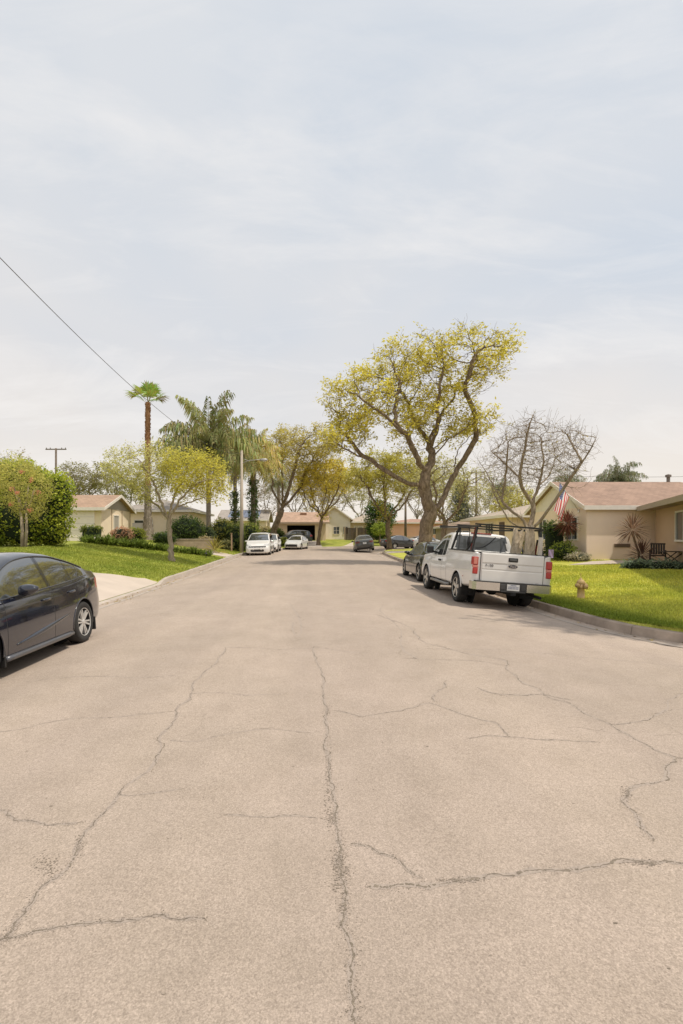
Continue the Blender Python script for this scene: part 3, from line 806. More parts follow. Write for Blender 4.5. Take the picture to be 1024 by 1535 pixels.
# --- the near dark sedan
navy = M('paint_navy_black', (.007,.009,.020), .15, .1, var=.04, scale=3, coat=1, cior=1.6)
S = sedan_spec(paint=navy, du=.0125, vk=2.2, detail=2, style=(6,.13,.15), dome=.04, wheels=(1.17,3.655),
    side_glass=[(1.62,2.68),(2.78,3.38),(3.405,3.86)], seams=[1.62,2.73,3.44], low_seams=[1.62], rimmat=M('hybrid_wheel_silver', (.60,.58,.55), .35, .35, var=.06))
sed = thing('parked_car', 'glossy dark navy sedan parked at the left kerb, cut by the left frame edge', 'car', group='cars parked along the street')
loft_body(sed, S, None); add_wheels(sed, S)
L = S['L']
def bpt(u, f):   # point on the side surface at height fraction f between sill and belt
    sec = section(u, S); h = cr1(sec, [12]*11); zb, bl = sec[0][1], sec[7][1]; z = zb+f*(bl-zb)
    i = int(np.argmin(np.abs(h[:12*7+1,1]-z)+ (np.arange(12*7+1) < 30)*0.5)); return h[i]
for s in (1,-1):
    mirror(sed, s*.865, L/2-1.92, .965, s, navy, 1.08)
    for (ua, ub) in ((2.44,2.64),(3.18,3.38)):               # door handles
        mb = MB(); pts = []
        for q in range(9):
            t = q/8; u = ua+(ub-ua)*t; p = bpt(u, .83); pts.append((s*(p[0]+.006+.028*math.sin(PI*t)**.6), L/2-u, p[1]))
        mb.tube(pts, [.012+.006*math.sin(PI*q/8) for q in range(9)], 8); mb.build('door_handle', navy, sed, True)
    # sill moulding and the raised lower door crease, and window surround
    mb = MB(); mb.tube([(s*(float(S['w'](u))*.975+.004), L/2-u, .215+.0*u) for u in np.linspace(1.58,3.24,14)], .035, 8); mb.build('sill', M('sill_grey', (.10,.10,.11), .3, .3, coat=.5), sed, True)
    mb = MB()
    us = np.linspace(1.80,3.36,16)
    pts = []; rs = []
    for i, u in enumerate(us):
        t = i/15; z = .345+.20*t**1.2; w = float(S['w'](u)); pts.append((s*(w*.992-.006), L/2-u, z)); rs.append(.006+.042*math.sin(PI*min(1,max(0,(1-t)*.92+.04)))**1.0*(1-t*.6))
    mb.tube(pts, rs, 8); mb.build('door_crease', navy, sed, True)
    mb = MB(); pts = []
    for u in np.linspace(1.46,3.9,40):
        sec = section(u, S); pts.append((s*(sec[8][0]+.006), L/2-u, sec[8][1]+.004))
    mb.tube(pts, .010, 5)
    pts = [(s*(section(u,S)[7][0]+.006), L/2-u, section(u,S)[7][1]+.002) for u in np.linspace(1.46,3.9,40)]
    mb.tube(pts, .010, 5)
    mb.build('window_trim', M('trim_black', (.015,.015,.016), .25, coat=.5), sed, True)
    # wheel arch lips and mud flaps
    for uw in S['wheels']:
        mb = MB(); pts = []
        for q in range(25):
            a = -.18+(PI+.36)*q/24; yy = math.cos(a)*.374; zz = .318+math.sin(a)*.374; u = uw-yy
            p = bpt(u, clamp((zz-.18)/(float(S['belt'](u))-.18), .02, .9)); pts.append((s*(p[0]-.004), L/2-u, zz))
        mb.tube(pts, .013, 6); mb.build('arch_lip', navy, sed, True)
    for uw in S['wheels']: mb = MB(); mb.box(min(s*.66,s*.87), L/2-uw-.40, .13, max(s*.66,s*.87), L/2-uw-.375, .34, 0, .006); mb.build('mud_flap', blackp, sed)
plate(sed, 0, -L/2-.04, .74, False)
mb = MB(); mb.tube([(-.45,-L/2-.012,.92),(0,-L/2-.045,.925),(.45,-L/2-.012,.92)], .012, 6); mb.build('boot_trim', chrome, sed)
sit(sed, -4.43, 6.74, PI, 2.7)

# --- smaller cars further off
blk = paint('paint_black', (.014,.014,.015), .2, .2)
S2 = sedan_spec(paint=blk, du=.03, vk=1.2, glass=M('glass_bluegrey', (.10,.125,.14), .05, spec=.7), style=(5,.34,.0))
simple_car('parked_car', 'glossy black sedan parked in front of the white pickup, partly hidden by it', 'car', S2, (4.70,20.1), .01, 'cars parked along the street')
whitep = paint('paint_white', (.74,.72,.69), .3)
simple_car('parked_car', 'white minivan facing the camera beside the street light', 'minivan', van_spec(paint=whitep, du=.05, vk=.8, style=(5,.3,.2)), (-4.22,42.0), PI, 'cars parked along the street', False)
simple_car('parked_car', 'white tall vehicle half hidden behind the minivan', 'car', suv_spec(paint=whitep, du=.08, vk=.6), (-3.95,48.3), PI-.03, 'cars parked along the street', False)
S3 = sedan_spec(paint=paint('paint_pearl', (.66,.65,.63), .3), du=.06, vk=.7)
simple_car('parked_car', 'small white sedan facing the camera in front of the open garage house', 'car', S3, (-1.65,55.2), PI-.22, 'cars parked along the street', False)
greyp = paint('paint_dark_grey', (.060,.062,.062), .3, .3)
S4 = suv_spec(paint=paint('paint_slate', (.05,.062,.066), .3, .2), du=.07, vk=.7)
simple_car('parked_car', 'dark slate SUV standing side on in the driveway before the open garage', 'car', S4, (-2.35,66.6), PI/2+.35, 'cars parked along the street')
S5 = sedan_spec(paint=greyp, du=.05, vk=.8, tail=M('tail_dark', (.15,.045,.04), .15), glass=M('glass_dusty', (.07,.07,.07), .1))
simple_car('parked_car', 'dark grey sedan seen from behind at the right kerb by the corner lawn', 'car', S5, (4.85,48.2), -.03, 'cars parked along the street')
S6 = sedan_spec(paint=paint('paint_charcoal', (.03,.03,.033), .25, .2), du=.07, vk=.6)
simple_car('parked_car', 'black sedan parked round the corner behind the thin forked tree', 'car', S6, (9.9,57.6), -1.1, 'cars parked along the street')
S7 = sedan_spec(paint=paint('paint_silver', (.5,.5,.5), .3, .4), du=.08, vk=.6)
simple_car('parked_car', 'pale silver car parked round the corner beside the big tree trunk', 'car', S7, (13.1,58.6), -1.35, 'cars parked along the street')

# ------------------------------------------------------------------ white pickup truck
def pickup():
    L, W = 5.42, .985; CAB = 3.18                         # u of the cab's rear wall
    root = thing('pickup_truck', 'white pickup truck with ladder rack and chrome bumper parked at the right kerb', 'pickup', group=None)
    wh = paint('paint_work_white', (.70,.675,.64), .32)
    S = dict(L=L, R=.385, Ra=.45, wheels=(.95,4.20), w0=.985, wheel_y=.985, tw=.25, paint=wh,
        zb=pchip([(0,.45),(.5,.42),(1.5,.42),(4.,.44),(5.42,.52)]),
        top=pchip([(0,1.02),(.08,1.08),(.6,1.14),(1.2,1.19),(1.42,1.24),(1.75,1.50),(2.10,1.76),(2.35,1.86),(2.7,1.91),(3.02,1.905),(3.10,1.87),(3.15,1.72),(3.20,1.40),(3.22,1.375),(5.42,1.375)]),
        belt=pchip([(0,.98),(.6,1.06),(1.4,1.15),(1.8,1.16),(3.0,1.20),(3.18,1.24),(3.22,1.355),(5.42,1.355)]),
        w=pchip([(0,.80),(.1,.92),(.4,.975),(1,.985),(5.3,.985),(5.42,.975)]),
        tum=.23, shoulder=.965, corner=.05, du=.02, vk=1.6, detail=2,
        side_glass=[(1.62,2.62),(2.66,2.95)], windshield=(1.40,2.25), rear_glass=(3.095,3.205), rear_ok=lambda c: 1.36 < c[2] < 1.80 and abs(c[0]) < .74,
        seams=[1.46,2.70,3.20], low_seams=[1.46,3.20], extra_u=list(np.round(np.arange(3.02,3.26,.01),3)),
        front_lean=pchip([(0,.1),(.6,0),(1.2,.1)]), rear_lean=const(0.), dome=.0, rglass=glass_grey,
        style=(5,.42,0), rimmat=M('truck_rim', (.55,.53,.50), .3, .6))
    def lights(u, y, z):
        if u < .35 and abs(y) > .55 and .72 < z < 1.02: return 'headlight'
        return None
    S['lights'] = lights
    S['drop_face'] = lambda u, y, z, up: u > 3.24 and ((up and abs(y) < .80 and z > 1.2))
    loft_body(root, S, None); add_wheels(root, S)
    yr = -L/2
    # bed interior
    mb = MB()
    y0, y1, zf = yr+.05, L/2-3.24, .92
    mb.box(-.80,y0,zf-.02,.80,y1,zf,0); mb.box(-.83,y0,zf,-.80,y1,1.35,0); mb.box(.80,y0,zf,.83,y1,1.35,0)
    mb.box(-.8,y1,zf,.8,y1+.03,1.37,0); mb.build('bed_liner', M('bed_liner_black', (.03,.03,.03), .8), root)
    # rail caps
    mb = MB()
    for s in (-1,1): mb.box(min(s*.80,s*.955), yr+.02, 1.362, max(s*.80,s*.955), y1+.02, 1.392, 0, .008)
    mb.build('bed_rail_cap', blackp, root)
    # tailgate
    mb = MB()
    mb.box(-.775, yr-.030, .60, .775, yr+.03, 1.385, 0, .018)
    mb.box(-.755, yr-.050, 1.13, .755, yr-.025, 1.355, 0, .012)
    mb.box(-.755, yr-.043, .98, .755, yr-.025, 1.10, 0, .010)
    mb.box(-.755, yr-.050, .64, .755, yr-.025, .955, 0, .012)
    tg = mb.build('tailgate', wh, root)
    mb = MB(); mb.box(-.775, yr-.02, 1.386, .775, yr+.03, 1.402, 0, .004); mb.build('tailgate_cap', blackp, tg)
    mb = MB()
    for s in (-1,1): mb.box(min(s*.775,s*.79), yr-.006, .58, max(s*.775,s*.79), yr+.02, 1.37, 0)
    mb.build('tailgate_gap', seamm, tg)
    mb = MB(); mb.box(-.115, yr-.062, 1.185, .115, yr-.045, 1.285, 0, .015); h = mb.build('tailgate_handle', blackp, tg)
    mb = MB(); mb.box(-.085, yr-.070, 1.215, .085, yr-.060, 1.262, 0, .008); mb.build('handle_lever', M('lever_grey', (.09,.09,.085), .4), h)
    # oval badge
    mb = MB(); n = 32
    for k,(rx,rz,yy,m) in enumerate(((.125,.052,-.058,0),(.113,.043,-.062,1))):
        vs = [(rx*math.cos(2*PI*i/n), yr+yy, 1.075+rz*math.sin(2*PI*i/n)) for i in range(n)]+[(rx*math.cos(2*PI*i/n), yr-.03, 1.075+rz*math.sin(2*PI*i/n)) for i in range(n)]
        mb.add(vs, [tuple(range(n))]+[(i,(i+1)%n,n+(i+1)%n,n+i) for i in range(n)], m)
    bd = mb.build('badge', [chrome, M('badge_dark', (.035,.04,.06), .25)], tg)
    text_mesh('badge_lettering', 'Ford', .075, chrome, bd, (0, yr-.064, 1.074), (PI/2,0,0), .001, .25)
    text_mesh('model_lettering', 'F-150', .085, M('letter_dark', (.04,.04,.045), .4), tg, (-.575, yr-.048, 1.065), (PI/2,0,0), .003)
    text_mesh('trim_lettering', 'XLT', .04, M('letter_grey', (.35,.34,.33), .4), tg, (.62, yr-.053, .70), (PI/2,0,0), .001)
    # corner tail lights
    for s in (-1,1):
        mb = MB()
        x0, x1 = min(s*.835,s*.985), max(s*.835,s*.985)
        mb.box(x0, yr-.022, 1.06, x1+.004*s, yr+.10, 1.26, 0, .016); mb.box(x0+.01, yr-.020, .995, x1, yr+.09, 1.057, 1, .012); mb.box(x0+.015, yr-.022, .84, x1+.004*s, yr+.08, .993, 0, .016)
        tl = mb.build('taillight', [redl, redp], root)
        mb = MB(); mb.box(x0+.03, yr-.027, 1.08, x1-.03, yr-.018, 1.24, 0, .006); mb.build('lens', redp if s < 0 else redl, tl)
        mb = MB(); mb.box(x0+.035, yr-.027, .86, x1-.035, yr-.018, .97, 0, .006); mb.build('lens', redl, tl)
    # rear bumper: two chrome ends, dark step, plate recess
    for s in (-1,1):
        mb = MB(); prof = [(s*.33,yr-.17),(s*.90,yr-.15),(s*.975,yr-.07),(s*.985,yr+.12),(s*.93,yr+.12),(s*.92,yr-.02),(s*.33,yr-.06)]
        mb.prism(prof if s > 0 else prof[::-1], .475, .665); mb.build('bumper_end', chrome, root)
    mb = MB(); mb.box(-.33,yr-.155,.47,.33,yr-.03,.672,0,.01); mb.box(-.92,yr-.16,.667,.92,yr-.0,.692,0,.006); mb.box(-.30,yr-.185,.455,.30,yr-.06,.478,0,.006)
    mb.box(.19,yr-.175,.51,.31,yr-.15,.64,0,.01); mb.box(-.31,yr-.175,.51,-.19,yr-.15,.64,0,.01)
    mb.build('bumper_step', M('step_pad', (.055,.052,.05), .6), root)
    plate(root, 0, yr-.162, .572, False)
    mb = MB(); mb.box(-.06,yr-.20,.375,.06,yr+.3,.455,0,.008); mb.tube([(-.5,yr+.25,.42),(.5,yr+.25,.42)], .03, 8); mb.tube([(.62,yr+1.3,.40),(.62,yr+.15,.38),(.70,yr-.12,.36)], .038, 10)
    mb.tube([(0,yr+1.22,.385),(0,yr+1.22,.386)], .01, 4)
    mb.lathe([(0,-.13),(.09,-.13),(.145,-.06),(.145,.06),(.09,.13),(0,.13)], 16, 0, 'x', (0, L/2-4.20, .385))
    mb.tube([(-.75,L/2-4.2,.385),(.75,L/2-4.2,.385)], .045, 10)
    for s in (-1,1): mb.box(s*.42-.04, yr+.1, .46, s*.42+.04, 1.9, .58, 0)
    mb.box(-.78, yr+.02, .60, .78, 2.0, .66, 0)
    mb.build('undercarriage', wellm, root)
    # running boards, mirrors, handles, arch lips
    for s in (-1,1):
        mb = MB(); mb.tube([(s*.90,L/2-1.5,.40),(s*.97,L/2-1.62,.385),(s*.97,L/2-3.28,.385),(s*.90,L/2-3.38,.40)], .042, 10)
        for u in (1.8,3.0): mb.bar((s*.95,L/2-u,.39),(s*.6,L/2-u,.44),.05,.03)
        mb.build('running_board', M('step_bar_grey', (.25,.24,.23), .35, .5), root, True)
        mb = MB(); mb.box(min(s*1.02,s*1.22), L/2-1.90, 1.20, max(s*1.02,s*1.22), L/2-1.74, 1.43, 0, .04); mb.bar((s*.93,L/2-1.80,1.24),(s*1.06,L/2-1.82,1.26),.07,.06); mb.build('mirror', blackp, root)
        mb = MB(); mb.box(min(s*.975,s*1.015), L/2-2.60, 1.005, max(s*.975,s*1.015), L/2-2.42, 1.06, 0, .012); mb.build('door_handle', blackp, root)
        for uw in S['wheels']: mb = MB(); mb.tube([(s*.978, L/2-uw-math.cos(a)*.455, .385+math.sin(a)*.455) for a in np.linspace(.12,PI-.12,25)], .016, 6); mb.build('arch_lip', wh, root, True)
        mb = MB()
        if s < 0:                                         # worn trade lettering on the door, pale strokes
            pass
        mb.box(min(s*.988,s*.994), yr+.62, .72, max(s*.988,s*.994), yr+.66, .74, 0); mb.build('side_marker', redl, root)
    mb = MB(); mb.box(-.30, L/2-3.12, 1.875, .30, L/2-3.09, 1.90, 0, .006); mb.build('brake_light', redl, root)
    # ladder rack: two side frames over the bed, front hoop above the cab, cross bars
    rk = MB()
    zt = 2.02
    for s in (-1,1):
        x = s*.84
        rk.bar((s*.90,y1-.12,1.38),(x*.93,y1-.30,zt),.044,.044); rk.bar((s*.90,yr+.34,1.38),(x*.93,yr+.40,zt),.044,.044)
        rk.bar((x*.93,yr+.20,zt),(x*.93,L/2-1.55,zt+.02),.042,.05)
        rk.bar((s*.90,y1-.75,1.38),(x*.93,y1-.40,zt-.02),.04,.04)
        rk.bar((s*.88,yr+.30,1.395),(s*.88,y1-.05,1.395),.07,.025)
        rk.bar((s*.90,yr+.78,1.38),(x*.93,yr+.42,zt-.25),.035,.035)
    for y in (yr+.40, y1-.30, L/2-1.75): rk.bar((-.84,y,zt+.055),(.84,y,zt+.05),.04,.04)
    rk.build('ladder_rack', M('rack_black', (.02,.019,.018), .45, .3), root)
    strap = MB()
    strap.bar((-.80,yr+.47,1.99),(-.83,yr+.62,1.40),.045,.012); strap.bar((.80,y1-.34,2.0),(.84,y1-.14,1.42),.045,.012)
    strap.bar((.80,yr+.47,1.78),(.84,yr+.62,1.40),.045,.012)
    strap.build('strap', M('strap_red', (.20,.045,.035), .8), root)
    for (a, b) in (((-.42,y1-.10,1.70),(-.42,y1-.10,1.42)), ((.30,y1-.2,1.80),(-.25,y1-.16,1.46))):
        mb = MB(); pts = [Vector(a).lerp(Vector(b), t)+Vector((0,0,-.10*math.sin(PI*t))) for t in np.linspace(0,1,10)]
        mb.tube(pts, .016, 6); mb.build('cable', blackp, root)
    tb = MB(); tb.tube([(-.42,y1-.10,2.0),(-.40,y1-.1,1.5)], .012, 6); tb.lathe([(0,-.16),(.04,-.15),(.055,0),(.03,.14),(0,.15)], 8, 0, 'z', (-.42,y1-.1,1.62)); tb.build('hanging_tie', blackp, root)
    root.scale = (.95,.95,.95)
    sit(root, 4.52, 14.50, .022, 3.1, 1.6)
    # load standing in the bed
    R = root.matrix_basis if False else None
    def place(o, x, y, z):
        bpy.context.view_layer.update(); o.matrix_world = root.matrix_world @ Matrix.Translation((x,y,z))
    bm_ = bark_mat('burlap_tan', (.40,.325,.22), (.68,.57,.42))
    for (x, y, w, hgt, lab) in ((.42,yr+.80,.15,1.02,'tan rough bundle standing upright in the truck bed, nearer the cab'), (.64,yr+.55,.14,1.10,'tan rough bundle standing upright in the truck bed, nearest the rack post')):
        mb = MB(); vs = []; n = 14; rows = 12
        for i in range(rows):
            t = i/(rows-1)
            for k in range(n):
                a = 2*PI*k/n; rr = w*(1+.20*math.sin(3*a+5*t+x*9)+.14*math.sin(5*a+9*t)+.10*math.sin(9*a+17*t))*(1-.22*t)
                vs.append((rr*math.cos(a), rr*.8*math.sin(a), hgt*t + (.16*math.sin(3*a+x*20) if i == rows-1 else 0)))
        mb.add(vs, [(i*n+k, i*n+(k+1)%n, (i+1)*n+(k+1)%n, (i+1)*n+k) for i in range(rows-1) for k in range(n)]+[tuple(range(n)), tuple((rows-1)*n+k for k in range(n))])
        o = mb.build('bundle', bm_); tag(o, lab, 'bundle', 'bundles in the truck bed'); place(o, x, y, .925)
    mb = MB(); mb.box(-.05,-.02,0,.05,.02,.92,0,.005); mb.box(-.04,-.03,.62,.04,-.02,.85,0)
    o = mb.build('board', M('pale_board', (.55,.50,.43), .8, var=.2, scale=10)); tag(o, 'narrow pale board standing at the right rear corner of the truck bed', 'board'); place(o, .74, yr+.16, .925); 
    return root
pickup()
# ------------------------------------------------------------------ trees
def resample(path, step):
    P = catmull([Vector(p) for p in path], step*.5) if len(path) > 2 else [Vector(p) for p in path]
    out = [np.array(P[0])]; acc = 0
    for a, b in zip(P[:-1], P[1:]):
        d = (b-a).length; t = step-acc
        while t <= d:
            out.append(np.array(a+(b-a)*(t/d))); t += step
        acc = (acc+d) % step
    return out
def colonize(limbs, attract, step=.3, infl=3., kill=.55, iters=90, jit=.25, seed=1, gravity=0.0, wob=.16):
    """limbs: list of (path, parent_limb or None). returns nodes, parents"""
    rng = np.random.default_rng(seed)
    N = []; Pn = []; limb_nodes = []
    for path, par in limbs:
        pts = resample(path, step); ids = []
        if par is None: prev = -1
        else:
            c = np.array([N[i] for i in limb_nodes[par]]); k = int(np.argmin(((c-pts[0])**2).sum(1))); prev = limb_nodes[par][k]
            if ((np.array(N[prev])-pts[0])**2).sum() < (step*.8)**2 and len(pts) > 1: pts = pts[1:]
        for q, p in enumerate(pts):
            p = np.array(p)+rng.normal(size=3)*step*wob*(0 if (q == 0 and par is None) else 1)*np.array([1,1,.5])
            N.append(p); Pn.append(prev); prev = len(N)-1; ids.append(prev)
        limb_nodes.append(ids)
    nl = len(N)
    A = np.array(attract); alive = np.ones(len(A), bool)
    X = np.array(N)
    D = np.sqrt(((A[:,None]-X[None])**2).sum(2)); near = D.argmin(1); nd = D.min(1)
    for it in range(iters):
        idx = np.where(alive & (nd < infl*(2.2 if it < 6 else 1)))[0]
        if len(idx) == 0: break
        new = []
        grp = {}
        for a in idx: grp.setdefault(near[a], []).append(a)
        for n, al in grp.items():
            v = A[al]-N[n]; v /= (np.linalg.norm(v,axis=1)[:,None]+1e-9); d = v.sum(0)
            if np.linalg.norm(d) < 1e-6: d = rng.normal(size=3)
            d /= np.linalg.norm(d); d += rng.normal(size=3)*jit; d[2] -= gravity; d /= np.linalg.norm(d)
            new.append((N[n]+d*step, n))
        b0 = len(N)
        for p, n in new: N.append(p); Pn.append(n)
        Y = np.array([p for p,_ in new])
        for s in range(0, len(Y), 400):
            Dn = np.sqrt(((A[:,None]-Y[None,s:s+400])**2).sum(2)); m = Dn.min(1); am = Dn.argmin(1)
            u = m < nd; nd[u] = m[u]; near[u] = b0+s+am[u]
        alive &= nd > kill
        if len(N) > 9000: break
    return np.array(N), np.array(Pn), nl
def twigs(P, par, sel, n, seg, ns, seed, up=.25):
    rng = np.random.default_rng(seed+77); P = list(P); par = list(par); m = len(P)
    for i in range(m):
        if not sel[i]: continue
        d0 = P[i]-P[par[i]] if par[i] >= 0 else np.array([0,0,1.]); d0 = d0/(np.linalg.norm(d0)+1e-9)
        for _ in range(rng.poisson(n)):
            d = d0*.75+rng.normal(size=3)*.65; d[2] += up; d /= np.linalg.norm(d); prev = i
            for k in range(ns):
                d = d+rng.normal(size=3)*.25; d /= np.linalg.norm(d)
                P.append(P[prev]+d*seg*rng.uniform(.7,1.2)); par.append(prev); prev = len(P)-1
    return np.array(P), np.array(par)
def radii(P, par, r_base, r_tip):
    n = len(P); kids = [[] for _ in range(n)]
    for i in range(n):
        if par[i] >= 0: kids[par[i]].append(i)
    # order: children always have larger index
    def comp(e):
        r = np.zeros(n)
        for i in range(n-1,-1,-1):
            r[i] = r_tip if not kids[i] else (sum(r[k]**e for k in kids[i]))**(1/e)
        return r
    lo, hi = 1.5, 5.
    for _ in range(18):
        e = (lo+hi)/2; r = comp(e)
        if r[0] > r_base: lo = e
        else: hi = e
    return r, kids
def tree_mesh(P, par, r, kids, mats, name, parent, flare=1.0, knob=.06, zmin=None):
    mb = MB(); done = set(); n = len(P)
    starts = [(i, par[i]) for i in range(n) if par[i] < 0]
    stack = list(starts)
    while stack:
        i, p = stack.pop(); chain = []; rr = []
        if p >= 0: chain.append(P[p]); rr.append(min(r[p], r[i]*1.25))
        while True:
            chain.append(P[i]); rr.append(r[i])
            if not kids[i]: break
            k = max(kids[i], key=lambda q: r[q])
            for q in kids[i]:
                if q != k: stack.append((q, i))
            i = k
        if len(chain) < 2: continue
        R = max(rr); sd = 14 if R > .25 else (9 if R > .1 else (6 if R > .04 else (4 if R > .018 else 3)))
        base = len(mb.v)
        mb.tube(chain, rr, sd, 0)
        if R > .06:
            for q in range(base, len(mb.v)):               # bumpy bark outline
                v = Vector(mb.v[q]); j = (q-base)//sd
                if j < len(chain):
                    c = Vector(chain[j]); d = v-c; f = 1+knob*(math.sin(v.z*5.1+v.x*7)+math.sin(v.y*9.3+v.z*3.3+1)+.6*math.sin(v.z*13+v.y*4))*.6
                    mb.v[q] = tuple(c+d*f)
    return mb.build(name, mats, parent, True, fix=False)
def leaves(name, pts, size, colA, colB, parent, per=1, spread=.25, aspect=.42, seed=3, flat=.0, clump=None, mat='leaf', trans=.35, droop=.0, dark=None, gain=1.35, tone=None):
    rng = np.random.default_rng(seed); pts = np.asarray(pts); m = len(pts)
    base = np.repeat(pts, per, 0); n = len(base)
    base = base + rng.normal(size=(n,3))*spread*np.array([1,1,.7])
    d = rng.normal(size=(n,3)); d[:,2] = d[:,2]*(1-flat) - droop; d /= np.linalg.norm(d,axis=1)[:,None]
    q = rng.normal(size=(n,3)); q[:,2] *= .3 if flat else 1; w = np.cross(d,q); w /= (np.linalg.norm(w,axis=1)[:,None]+1e-9)
    if flat:
        up = np.array([0,0,1.])+rng.normal(size=(n,3))*.5; w = np.cross(d, up); w /= (np.linalg.norm(w,axis=1)[:,None]+1e-9)
    Ls = size*rng.uniform(.6,1.35,n)[:,None]; W = Ls*aspect*.5
    v = np.stack([base, base+d*Ls*.45+w*W, base+d*Ls, base+d*Ls*.45-w*W],1)
    cl = np.repeat(rng.random(m) if tone is None else np.clip(tone*.8+.2*rng.random(m),0,1), per)                       # a tone for each clump
    k = np.clip(cl*.75+rng.random(n)*.35-.05,0,1)[:,None]
    c = np.array(colA)*(1-k)+np.array(colB)*k
    c *= rng.uniform(.78,1.18,n)[:,None]
    if dark is not None:                                     # tone factor per point; shrubs pass one darker towards the bottom
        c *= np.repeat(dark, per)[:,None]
    c = np.minimum(c*gain, .88)
    cols = np.repeat(np.hstack([c,np.ones((n,1))]),4,0)
    return raw_mesh(name, v.reshape(-1,3), 4, cols, leaf_mat(mat, trans), parent)
def ellip(rng, c, r, n, shell=0.0):
    d = rng.normal(size=(n,3)); d /= np.linalg.norm(d,axis=1)[:,None]
    rad = (rng.random(n)*(1-shell**3)+shell**3)**(1/3)
    return np.array(c)+d*rad[:,None]*np.array(r)

bark_j = bark_mat('bark_jacaranda', (.105,.075,.05), (.31,.235,.165)); bark_h = bark_mat('bark_hazy', (.25,.205,.17), (.42,.36,.31))  # bark_hazy: lightened bark, distance haze put into its colour
bark_g = bark_mat('bark_pale', (.23,.18,.13), (.48,.405,.31))
bark_d = bark_mat('bark_dark', (.085,.065,.045), (.24,.185,.13))

def tree(name, label, loc, limbs, blobs, rb, rt=.008, step=.3, n_att=900, seed=1, leaf=None, bark=bark_j, group=None, kill=.55, infl=3., jit=.28, shell=.35, cat='tree', leaf_r=.03, roots=True, twig=(1.4,.22,3), wob=.16):
    root = thing(name, label, cat, loc, 0, group)
    rng = np.random.default_rng(seed)
    vol = sum(b[1][0]*b[1][1]*b[1][2]*(b[2] if len(b) > 2 else 1) for b in blobs)
    A = np.vstack([ellip(rng, b[0], b[1], max(6,int(n_att*b[1][0]*b[1][1]*b[1][2]*(b[2] if len(b) > 2 else 1)/vol)), shell) for b in blobs])
    P, par, nl = colonize(limbs, A, step, infl, kill, seed=seed, jit=jit, wob=wob)
    r, kids = radii(P, par, rb, rt*1.6)
    if twig:
        sel = (r < rt*9) & (np.arange(len(P)) > 4)
        P, par = twigs(P, par, sel, *twig, seed)
        r, kids = radii(P, par, rb, rt)
    r = r*(.36+.64*np.sqrt(np.minimum(r/rb,1)))
    # root flare
    for i in range(nl):
        z = P[i][2]
        if r[i] > rb*.5 and z < 1.2: r[i] *= 1+.45*math.exp(-max(z,0)/.35)
    tree_mesh(P, par, r, kids, [bark], 'trunk', root)
    if leaf:
        tips = [i for i in range(len(P)) if r[i] < leaf_r and i >= nl*.0]
        T = P[tips]
        keep = rng.random(len(T)) < leaf.get('keep', 1)
        if 'dens' in leaf: keep &= rng.random(len(T)) < np.array([leaf['dens'](p) for p in T])
        cn = leaf.get('cs', 1.7); ph = seed*1.3
        nz = .5+.5*np.sin(T[:,0]*cn+ph+1.3*np.sin(T[:,1]*cn*.8))*np.sin(T[:,2]*cn*1.25+ph*.7+np.sin(T[:,0]*cn*.7))
        nz = np.clip(nz+.18*np.sin(T[:,0]*cn*2.9+ph)*np.sin(T[:,2]*cn*2.7), 0, 1)
        keep &= rng.random(len(T)) < np.clip(leaf.get('base',.30)+1.3*(nz-.25), 0, 1)
        T = T[keep]; tone = nz[keep]
        ca, cb = leaf['cols']
        if 'split' in leaf: pass
        leaves('crown', T, leaf['size'], ca, cb, root, leaf['per'], leaf.get('spread',.25), leaf.get('aspect',.42), seed, leaf.get('flat',.55), mat=leaf.get('mat','leaf'), trans=leaf.get('trans',.35), droop=leaf.get('droop',.1), tone=tone, gain=leaf.get('gain',1.35))
    return root, P, r

# --- the great street tree on the right
s0 = 27.4; gx, gy = 6.62, 28.0; bz = ground_z(gx, gy)
def hp(px, py, dy=0): return ((px-648)/s0, dy, (836-py)/s0-.1)
trunk = [hp(648,838), hp(640,815), hp(636,800), hp(639,775), hp(645,757), hp(644,745)]
limbs = [(trunk, None),
 ([hp(644,745), hp(655,752,.1), hp(667,731,.3), hp(684,699,.6), hp(705,665,.5), hp(714,641,.4), hp(712,620,.3), hp(709,601,.1), hp(693,576,-.2), hp(701,548,-.4), hp(707,526,-.3), hp(722,514,-.2)], 0),
 ([hp(644,745), hp(638,735,-.05), hp(634,716,-.1), hp(637,698,-.15)], 0),
 ([hp(637,698,-.15), hp(617,674,-.7), hp(604,651,-1.2), hp(589,642,-1.6), hp(567,623,-1.9), hp(545,612,-2.2), hp(530,600,-2.3)], 2),
 ([hp(637,698,-.15), hp(647,676,.2), hp(648,660,.5), hp(644,645,.7), hp(632,624,1.0), hp(622,600,1.3), hp(612,570,1.4)], 2),
 ([hp(647,676,.2), hp(657,664,.1), hp(668,650,-.3), hp(682,642,-.6), hp(695,631,-1.0)], 4),
 ([hp(648,660,.5), hp(658,655,.9), hp(673,643,1.3), hp(690,632,1.6)], 4),
 ([hp(634,716,-.1), hp(611,715,-.3), hp(583,702,-.5), hp(558,684,-.4), hp(536,668,-.1), hp(525,650,.1), hp(518,640,.3), hp(504,629,.4)], 2),
 ([hp(552,681,-.35), hp(535,677,-.9), hp(517,671,-1.4), hp(499,662,-1.8)], 7),
 ([hp(644,645,.7), hp(662,618,1.0), hp(672,596,1.2), hp(686,580,1.3), hp(690,560,1.2)], 4),
 ([hp(589,642,-1.6), hp(584,620,-1.5), hp(590,590,-1.2), hp(596,565,-.9)], 3),
 ([hp(648,660,.5), hp(652,630,-.3), hp(648,600,-.9), hp(650,570,-1.3), hp(655,545,-1.4)], 4),
 ([hp(684,699,.6), hp(690,680,1.2), hp(700,655,1.9), hp(716,640,2.4)], 1),
]
